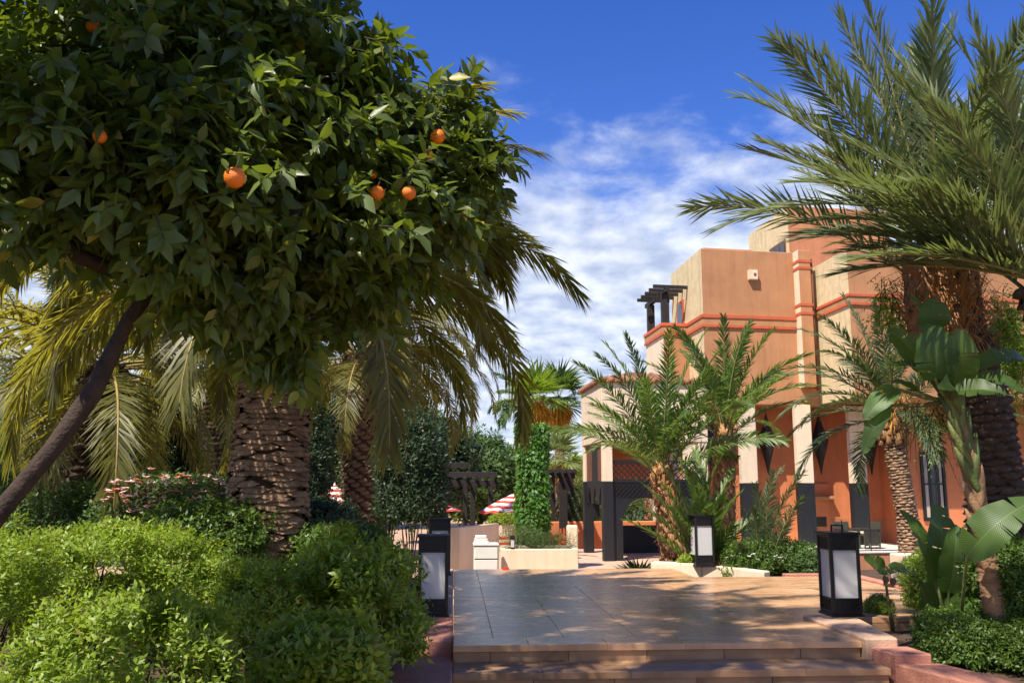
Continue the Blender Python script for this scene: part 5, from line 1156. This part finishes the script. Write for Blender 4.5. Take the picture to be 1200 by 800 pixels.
L_((1140, 445), (1200, 460), .26, (.2, -.7, .7), Ys-.1, Ys-.3, tear=.4, bend=.15)
L_((1118, 458), (1180, 462), .22, (0, -.8, .6), Ys-.2, Ys-.4, tear=.7, bend=.1)
L_((1110, 452), (1100, 455), .16, (0, -1, .2), Ys-.1, Ys-.5)
L_((1140, 430), (1215, 430), .24, (.2, -.6, .8), Ys+.2, Ys+.4, tear=.3, bend=.15)
L_((1075, 458), (1030, 450), .12, (0, -.5, 1), Ys, Ys+.3)
# ground clump
b = at(1112, 735, 8.0); b.z = -.14
sc = thing('strelitzia_clump', 'clump of large upright paddle leaves beside the near right lantern', 'plant', tuple(b))
g0 = at(1110, 728, 8.0); G = lambda bp, tp_, w, nv, Yb=8.0, Yt=8.0, **k: L_(bp, tp_, w, nv, Yb, Yt, root=sc, stalk=b+Vector((rp_.uniform(-.08, .08), rp_.uniform(-.05, .05), 0)), **k)
G((1098, 682), (1098, 590), 0.342, (.1, -1, .15), 8.05, 8.15, fold=.18)
G((1112, 694), (1120, 614), 0.274, (-.25, -1, .1), 7.9, 7.85, fold=.3)
G((1088, 660), (1055, 597), 0.194, (.4, -1, .3), 8.15, 8.2)
G((1128, 690), (1130, 640), 0.251, (-.3, -1, .1), 8.15, 8.2, fold=.2)
G((1096, 725), (1092, 672), 0.342, (0, -1, .2), 8.2, 8.25, fold=.1)
G((1122, 722), (1130, 668), 0.319, (-.2, -1, .2), 8.1, 8.2, fold=.1)
G((1133, 652), (1212, 585), 0.342, (-.35, -.75, .6), 7.15, 6.95, bend=.16, fold=.2, tear=.15)
G((1078, 682), (1030, 672), 0.194, (0, -.5, 1), 8., 7.9, bend=.2, tear=.6)
G((1122, 722), (1138, 700), 0.182, (-.2, -1, .2), 7.8, 7.75)
V, T = leaves(np.array([at(1048, 676, 7.92), at(1044, 676, 7.92), at(1040, 675, 7.92), at(1036, 673, 7.92)]), np.array([[-.2, 0, -1.], [.2, 0, -1.], [-.4, 0, -1], [.1, 0, -1]]), np.array([[0, -1., 0]]*4), .09, .05, LEAF_L, .3, .4); foliage('dry_leaf_edge', V, T, 'dry_leaf', sc)
dl = at(1030, 662, 8.9); lf = thing('paddle_leaf_plant', 'single green paddle leaf showing just right of the near lantern', 'plant', (dl.x+.1, 8.9, -.15))
L_((1036, 668), (1012, 652), .16, (0, -1, .4), 8.9, 8.85, root=lf, stalk=Vector((dl.x+.1, 8.9, -.15)))

# ================================================================== LANTERNS
def lantern(label, x, y, z, rz, h=.80, w=.285, handle=True):
    t_ = thing('path_lantern', label, 'lantern', (x, y, z), 'black and white path lanterns'); t_.rotation_euler = (0, 0, rz)
    def put(mb_, name, mat, par=None, bev=.003):
        me_o = mb_.build(name, mat, None, bev); me_o.parent = par or t_; return me_o
    a = w/2; hb_, ht = .16*h, .165*h
    put(MB().box(-a-.028, a+.028, -a-.028, a+.028, 0, .022).box(-a-.014, a+.014, -a-.014, a+.014, .022, .045), 'base', 'black_metal')
    put(MB().box(-a-.03, a+.03, -a-.03, a+.03, h-.022, h).box(-a-.015, a+.015, -a-.015, a+.015, h-.04, h-.022), 'cap', 'black_metal')
    for sx in (-1, 1):
        for sy in (-1, 1): put(MB().box(sx*a-.016, sx*a+.016, sy*a-.016, sy*a+.016, .045, h-.04), 'post', 'black_metal')
    for k in range(4):
        c_, s_ = math.cos(k*math.pi/2), math.sin(k*math.pi/2)
        rot = lambda x_, y_: Vector((x_*c_-y_*s_, x_*s_+y_*c_, 0))
        gl_ = MB(); f = [rot(-a+.016, -a+.004), rot(a-.016, -a+.004), rot(a-.016, -a+.010), rot(-a+.016, -a+.010)]; gl_.prism(f, .045+hb_, h-.04-ht); put(gl_, 'pane', 'lantern_glass', bev=0)
        for (z0, z1, nm) in ((.045, .045+hb_, 'lattice'), (h-.04-ht, h-.04, 'lattice')):
            lm_ = MB(); A_, B_ = rot(-a+.012, -a), rot(a-.012, -a)
            lattice(lm_, A_, B_, z0+.006, z1-.006, .036, .013, .008)
            for zz1 in (z0, z1-.014): lm_.prism([rot(-a+.016, -a-.010), rot(a-.016, -a-.010), rot(a-.016, -a+.012), rot(-a+.016, -a+.012)], zz1, zz1+.014)
            put(lm_, nm, 'black_metal', bev=0)
            bk_ = MB(); bk_.prism([rot(-a+.016, -a+.016), rot(a-.016, -a+.016), rot(a-.016, -a+.020), rot(-a+.016, -a+.020)], z0+.002, z1-.002); put(bk_, 'backing', 'grille_back', bev=0)
    if handle:
        put(MB().box(-.062, -.048, -.012, .012, h, h+.055).box(.048, .062, -.012, .012, h, h+.055).box(-.062, .062, -.012, .012, h+.055, h+.068), 'handle', 'black_metal')
    return t_
q = atz(990, 722, .035); lantern('near right path lantern with a carry handle, on the plinth beside the steps', q.x+.02, q.y+.12, .036, R(1), .80, .27)
q = atz(507, 722, -.008); lantern('near left path lantern standing on the rose parapet, shrub against its side', q.x, q.y+.12, -.008, R(0), .80, .27, False)
q = at(513, 668, 13.4); lantern('far left path lantern almost hidden behind the near left one', q.x+.02, 13.4, .014, R(4), .80, .27, False)
q = at(827, 668, 14.25); lantern('mid path lantern on the kerb before the shaggy young palms', q.x, 14.45, .022, R(5), .80, .28, False)

# ================================================================== TERRACE FURNITURE
# planter
x0, x1 = at(587.5, 655, 16.5).x, at(678, 655, 16.5).x; zp_ = zat(643, 16.5, 630)
pl = thing('planter_box', 'long cream rendered planter box just beyond the deck', 'planter', ((x0+x1)/2, 16.9, -.7)); t = .09
MB().box(x0, x1, 16.5, 16.5+t, -.7, zp_).box(x0, x1, 17.5-t, 17.5, -.7, zp_).box(x0, x0+t, 16.5+t, 17.5-t, -.7, zp_).box(x1-t, x1, 16.5+t, 17.5-t, -.7, zp_).build('box', 'cream', pl, .012)
MB().box(x0+t+.003, x1-t-.003, 16.5+t+.003, 17.5-t-.003, -.66, zp_-.06).build('soil', 'soil', pl)
rs = thing('rosemary_bush', 'low olive green bush growing in the cream planter', 'shrub', ((x0+x1)/2, 17, zp_-.06)); parts_ = []
rg = np.random.default_rng(23)
for k in range(7):
    c = (x0+.2+(x1-x0-.4)*k/6, 17.0+rg.normal()*.05, zp_+.02+.07*math.sin(k*.9+.4)); P, Nn = blob(rg, c, (.24, .34, .24+.05*rg.random()), 420, 300+k, .25, 2.0, -.4, .15); parts_.append(shoots(rg, P, Nn, 6, .09, .035, .010, 1.0))
V, T = merge(parts_); foliage('foliage', V, T, 'rosemary_leaf', rs)
stems('stem', ((x0+x1)/2, 17, zp_-.06), [Vector((x0+.2+(x1-x0-.4)*k/9, 17, zp_+.12)) for k in range(10)], .008, rs)
# small spot lantern in front of the planting
q = at(601, 634, 16.45); sl_ = thing('garden_spotlight', 'tiny black and white lamp on the planter rim in the bush', 'lamp', (q.x, 16.54, zp_))
MB().box(q.x-.032, q.x+.032, 16.505, 16.57, zp_, zp_+.03).box(q.x-.038, q.x+.038, 16.5, 16.575, zp_+.17, zp_+.24).build('frame', 'black_metal', sl_, .004)
MB().box(q.x-.028, q.x+.028, 16.508, 16.567, zp_+.031, zp_+.169).build('pane', 'lantern_glass', sl_, .003)
# white cabinet
x0, x1 = at(555.5, 650, 15.9).x, at(584, 650, 15.9).x; zc = zat(637, 15.9, 570)
cb = thing('service_cabinet', 'white two drawer service cabinet at the deck end', 'cabinet', ((x0+x1)/2, 16.1, -.7))
MB().box(x0, x1, 15.93, 16.35, -.7, zc-.03).build('body', 'white_paint', cb, .006)
MB().box(x0-.012, x1+.012, 15.90, 16.37, zc-.03, zc).build('top', 'white_paint', cb, .005)
for z0, z1 in ((zc-.05-.2, zc-.05), (zc-.27-.42, zc-.27)): MB().box(x0+.012, x1-.012, 15.915, 15.93, z0, z1).build('drawer', 'white_paint', cb, .004)
MB().box(x0+.01, x1-.01, 15.924, 15.931, zc-.268, zc-.252).build('gap', 'dark_wood', cb)
q = Vector(((x0+x1)/2-.08, 16.1, zc)); bt = thing('folded_towels', 'small pile of folded cream towels on the white cabinet', 'towel', tuple(q))
for k in range(3): MB().box(q.x-.13+.012*k, q.x+.13-.02*k, 16.0, 16.25, zc+.001+k*.045, zc+.001+k*.045+.043).build('towel', 'white_cloth', bt, .016, seg=3)
q = at(592, 664, 15.2); rb = MB().box(q.x-.06, q.x+.06, 15.1, 15.22, -.0, .035) if False else None
# low walls
lw_ = thing('low_wall', 'curved cream low wall left of the white cabinet', 'wall', (at(535, 640, 18.5).x, 18.6, -.7)); zl = zat(616.5, 18.5, 540)
pA, pB, pC, pD = at(500, 640, 18.2), at(539, 640, 18.2), at(560, 640, 18.9), at(580, 640, 20.0)
MB().prism([pA, pB, pC, pD, pD+Vector((.1, .25, 0)), pC+Vector((-.02, .3, 0)), pB+Vector((-.1, .3, 0)), pA+Vector((0, .3, 0))], -.7, zl).build('wall', 'cream', lw_, .02)
lw2 = thing('low_wall', 'cream low wall behind the planter under the striped umbrella', 'wall', (at(595, 640, 22.5).x, 22.5, -.7)); a, b = at(569, 640, 22.6), at(640, 640, 22.9); z_ = zat(615, 22.5, 590)
MB().prism([a, b, b+Vector((0, .3, 0)), a+Vector((0, .3, 0))], -.7, z_).build('wall', 'cream', lw2, .02)
tf = thing('leafy_tuft', 'strip of low green leaves on top of the cream wall behind the planter', 'plant', (a.x+.6, 22.8, z_)); P, Nn = blob(rg, (at(596, 610, 22.7).x, 22.75, z_+.05), (.5, .12, .16), 420, 9, .25, 2.2, -.2); V, T = shoots(rg, P, Nn, 5, .1, .06, .035); foliage('foliage', V, T, 'hedge_leaf', tf)
stp = thing('gate_pillar', 'short cream rounded pillar right of the planter', 'pillar', (at(671, 640, 20).x, 20, -.7)); xa, xb = at(664.5, 640, 20).x, at(677, 640, 20).x; zt_ = zat(615, 20, 670)
MB().box(xa, xb, 19.9, 20.15, -.7, zt_).build('shaft', 'cream', stp, .04, seg=3)
rw_ = thing('red_wall', 'low terracotta wall between the pavilion and the dining terrace', 'wall', (at(720, 620, 31).x, 31, -.7)); a, b = at(640, 620, 31), at(800, 620, 31.5)
MB().prism([a, b, b+Vector((0, .3, 0)), a+Vector((0, .3, 0))], -1.7, zat(611, 31, 700)).build('wall', 'redwall', rw_, .02)
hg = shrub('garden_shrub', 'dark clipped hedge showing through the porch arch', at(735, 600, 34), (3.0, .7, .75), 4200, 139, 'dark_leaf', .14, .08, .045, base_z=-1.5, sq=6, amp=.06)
# umbrellas
def umbrella(label, c, r, h_c, drop, ground, nstripe=7, seg=8):
    c = Vector(c); t_ = thing('parasol', label, 'umbrella', (c.x, c.y, ground), 'red and white striped umbrellas')
    m_ = MB(); N_ = seg*4
    for k in range(nstripe):
        for i in range(N_):
            def pt(f_, i_):
                a = 2*math.pi*i_/N_; sag = 1-.04*abs(math.sin(a*seg/2))*f_
                return Vector((c.x+math.cos(a)*r*f_*sag, c.y+math.sin(a)*r*f_*sag, c.z-drop*f_**1.12-.05*r*abs(math.sin(a*seg/2))*f_*f_))
            f0, f1 = k/nstripe+.001, (k+1)/nstripe; m_.poly([pt(f0, i), pt(f1, i), pt(f1, i+1), pt(f0, i+1)], [(0,1,2,3)], k % 2)
    m_.build('canopy', ['cloth_white' if nstripe % 2 == 0 else 'cloth_red', 'cloth_red' if nstripe % 2 == 0 else 'cloth_white'], t_, smooth=False)
    MB().tube([(c.x, c.y, ground+.05), (c.x, c.y, c.z+.08)], .03, 8).build('pole', 'white_paint', t_, smooth=True)
    MB().lathe((c.x, c.y, ground), [(.01, 0), (.28, 0), (.28, .05), (.05, .09), (.05, .25)], 16).build('base', 'black_metal', t_)
    for k in range(seg):
        a = 2*math.pi*k/seg; MB().tube([c+Vector((0, 0, -.06)), c+Vector((math.cos(a)*r*.96, math.sin(a)*r*.96, -drop-.03))], .012, 4).build('rib', 'white_paint', t_)
    return t_
umbrella('open red and white striped umbrella beside the ivy pillar', at(604, 577, 30), 1.22, 0, .62, -1.5, 9)
umbrella('striped umbrella seen between the huge trunk and the middle palm', at(392, 568, 30), 1.0, 0, .75, -1.5, 9)
umbrella('striped umbrella edge showing just right of the middle palm trunk', at(446, 588, 28), .62, 0, .5, -1.5, 7)
umbrella('flat red umbrella behind the far left lantern', at(515, 589, 33), .85, 0, .25, -1.5, 5)
# pergola on the dining terrace
pg2 = thing('garden_pergola', 'black timber pergola over the dining terrace tables', 'pergola', (at(553, 610, 34).x, 34, -1.5))
def pp(px, Y): q = at(px, 600, Y); return Vector((q.x, q.y, 0))
zb1, zb2 = zat(558, 33.5, 550), zat(568, 32.5, 550)
for px, Y in ((545, 36.5), (554, 32.5), (575, 36.5), (522, 32.5)):
    q = pp(px, Y); MB().box(q.x-.09, q.x+.09, q.y-.09, q.y+.09, -1.5, zat(563, 33.5, 550)).build('post', 'dark_wood', pg2, .01)
for (p0, p1, Y, py) in ((522, 583, 32.5, 566), (518, 583, 36.5, 556), (516, 548, 37.5, 545)):
    MB().beam(pp(p0, Y)+Vector((0, 0, zat(py, Y, 550))), pp(p1, Y)+Vector((0, 0, zat(py, Y, 550))), .16, .22).build('beam', 'dark_wood', pg2, .01)
for k in range(6):
    a = pp(524+k*11, 32); b = pp(522+k*10.6, 37); z_ = zat(559, 33.5, 550)+.02; MB().beam(a+Vector((0, 0, z_)), b+Vector((0, 0, z_)), .09, .12).build('rafter', 'dark_wood', pg2, .008)
pg3 = thing('garden_pergola', 'dark overgrown pergola right of the ivy pillar', 'pergola', (at(650, 610, 31).x, 31, -1.5))
for px, Y in ((660, 30), (646, 33), (668, 34)):
    q = pp(px, Y); MB().box(q.x-.13, q.x+.13, q.y-.13, q.y+.13, -1.5, zat(556, 30, 650)).build('post', 'dark_wood', pg3, .01)
for (p0, p1, Y, py) in ((636, 674, 30, 556), (634, 676, 34, 553)): MB().beam(pp(p0, Y)+Vector((0, 0, zat(py, Y, 650))), pp(p1, Y)+Vector((0, 0, zat(py, Y, 650))), .2, .22).build('beam', 'dark_wood', pg3, .01)
for k in range(5): MB().beam(pp(638+k*8, 29.6)+Vector((0, 0, zat(552, 30, 650))), pp(637+k*8.6, 34.5)+Vector((0, 0, zat(552, 30, 650))), .1, .12).build('rafter', 'dark_wood', pg3)
# tables and chairs of the dining terrace
def table(label, x, y, z, r=.4, h=.74, mat='brown_wood'):
    t_ = thing('cafe_table', label, 'table', (x, y, z), 'tables on the terraces'); MB().lathe((x, y, z), [(.001, h-.03), (r, h-.03), (r, h), (.001, h)], 16).build('top', mat, t_)
    for k in range(4): a = math.pi/4+k*math.pi/2; MB().tube([(x+.25*math.cos(a), y+.25*math.sin(a), z+h-.03), (x+.3*math.cos(a), y+.3*math.sin(a), z)], .018, 6).build('leg', 'black_metal', t_)
def chair(label, x, y, z, rz, mat='dark_wood', name='cafe_chair', group='dark chairs on the dining terrace', cush=None, w=.46, hb=.86):
    t_ = thing(name, label, 'chair', (x, y, z), group); t_.rotation_euler = (0, 0, rz); a = w/2
    def put(mb_, nm, mt, bev=.006): o_ = mb_.build(nm, mt, None, bev); o_.parent = t_
    put(MB().box(-a, a, -a, a, .40, .44), 'seat', mat)
    for sx in (-1, 1):
        put(MB().beam((sx*(a-.02), -a+.02, 0), (sx*(a-.02), -a+.02, .62 if cush else .40), .04, .04, up=(0, 1, 0)), 'leg', mat); put(MB().beam((sx*(a-.02), a-.02, 0), (sx*(a-.02), a+.06, hb), .04, .04, up=(0, 1, 0)), 'leg', mat)
        if cush: put(MB().box(sx*(a-.02)-.035, sx*(a-.02)+.035, -a, a, .58, .63), 'armrest', mat); put(MB().box(sx*(a-.02)-.02, sx*(a-.02)+.02, -a+.05, a-.05, .10, .57), 'side_panel', mat)
    if cush:
        put(MB().poly([(-a, a-.05, .40), (a, a-.05, .40), (a, a, .40), (-a, a, .40), (-a, a+.03, hb), (a, a+.03, hb), (a, a+.08, hb), (-a, a+.08, hb)], [(3,2,1,0),(4,5,6,7),(0,1,5,4),(1,2,6,5),(2,3,7,6),(3,0,4,7)]), 'backrest', mat, .02)
        put(MB().box(-a+.05, a-.05, -a+.02, a-.06, .442, .53), 'cushion', cush, .03)
    else:
        for z0 in (.52, .64, .76): put(MB().box(-a, a, a-.005+(z0-.4)*.15, a+.02+(z0-.4)*.15, z0, z0+.06), 'back_slat', mat)
    return t_
for k, (px, Y, lab) in enumerate(((540, 29.5, 'dark round table under the pergola, left of its front post'), (572, 30.5, 'dark round table under the pergola, right of its front post'), (600, 31.2, 'small table under the open striped umbrella'))):
    q = pp(px, Y); table(lab, q.x, q.y, -1.5)
for k, (px, Y, rz, lab) in enumerate(((530, 29.2, 1.4, 'dark chair at the far left of the pergola tables'), (549, 29.6, -1.4, 'dark chair just left of the front pergola post'), (563, 30.2, 1.5, 'dark chair just right of the front pergola post'), (581, 30.6, -1.5, 'dark chair nearest to the striped umbrella'), (592, 31.3, 1.2, 'dark chair under the left half of the striped umbrella'))):
    q = pp(px, Y); chair(lab, q.x, q.y, -1.5, rz, hb=1.0)
# red chairs behind the planter
for k, (px, Y, rz, lab) in enumerate(((598, 20.6, .4, 'red plastic chair behind the left end of the planter'), (580, 20.3, 1.2, 'red chair with dark bentwood frame beside the cabinet'), (648, 21.2, -.3, 'red plastic chair behind the right half of the planter'), (656, 20.9, -.8, 'red chair next to the short cream pillar'))):
    q = pp(px, Y); chair(lab, q.x, q.y, -.7, rz, 'plastic_red', 'red_chair', 'red chairs behind the planter', hb=.98)
q = atz(592, 664.2, .0); rbx = thing('red_box', 'tiny red box lying at the foot of the planter', 'box', (q.x, 14.2, .001)); q = at(592.5, 664, 14.2)
MB().box(q.x-.045, q.x+.045, 14.14, 14.22, .001, .026).build('body', 'plastic_red', rbx, .004); MB().box(q.x-.047, q.x+.047, 14.138, 14.222, .026, .034).build('lid', 'plastic_red', rbx, .003)
# wicker armchairs and table on the veranda
q = FP(u_of(993, 630, -1.6)[0], -1.6); chair('dark wicker armchair with cream cushion facing the camera on the veranda', q.x, q.y, -.70, R(10), 'wicker', 'wicker_armchair', 'wicker armchairs on the veranda', 'cushion', .56, .82)
q = FP(u_of(1016, 630, -1.8)[0], -1.8); chair('pale backed wicker armchair turned sideways, right one on the veranda', q.x, q.y, -.70, R(-80), 'wicker', 'wicker_armchair', 'wicker armchairs on the veranda', 'cushion', .56, .82)
q = FP(u_of(974, 630, -1.6)[0], -1.6); table('low round table left of the wicker armchairs on the veranda', q.x, q.y, -.70, .35, .5)
q = FP(u_of(899, 632, -1.5)[0], -1.5); t_ = thing('black_pot', 'low black pot on the veranda behind the feathery young palm', 'pot', (q.x, q.y, -.7)); MB().lathe((q.x, q.y, -.7), [(.01, 0), (.22, 0), (.34, .2), (.36, .3), (.30, .36), (.28, .33), (.01, .3)], 20).build('bowl', 'black_metal', t_, smooth=True)
MB().lathe((q.x, q.y, -.7), [(.36, .28), (.38, .30), (.36, .32)], 20).build('rim', 'black_metal', t_)
# far yellow house behind the pergola
fh = at(530, 545, 75); t_ = thing('far_house', 'ochre house showing through the fronds above the pergola', 'house', (fh.x, 75, -1.7))
MB().box(fh.x-1.6, fh.x+1.9, 75, 80, -1.7, zat(512, 75, 530)).build('wall', 'far_wall', t_); MB().poly([(fh.x-1.8, 74.8, zat(512, 75, 530)), (fh.x+2.1, 74.8, zat(512, 75, 530)), (fh.x+2.1, 80.2, zat(512, 75, 530)), (fh.x-1.8, 80.2, zat(512, 75, 530)), (fh.x+.15, 77.5, zat(500, 75, 530))], [(0,1,4),(1,2,4),(2,3,4),(3,0,4),(3,2,1,0)]).build('roof', 'roof_tile', t_)
for dx_ in (-.6, .7): MB().box(fh.x+dx_-.3, fh.x+dx_+.3, 74.97, 75.02, zat(530, 75, 530), zat(520, 75, 530)).build('window', 'glass_dark', t_)
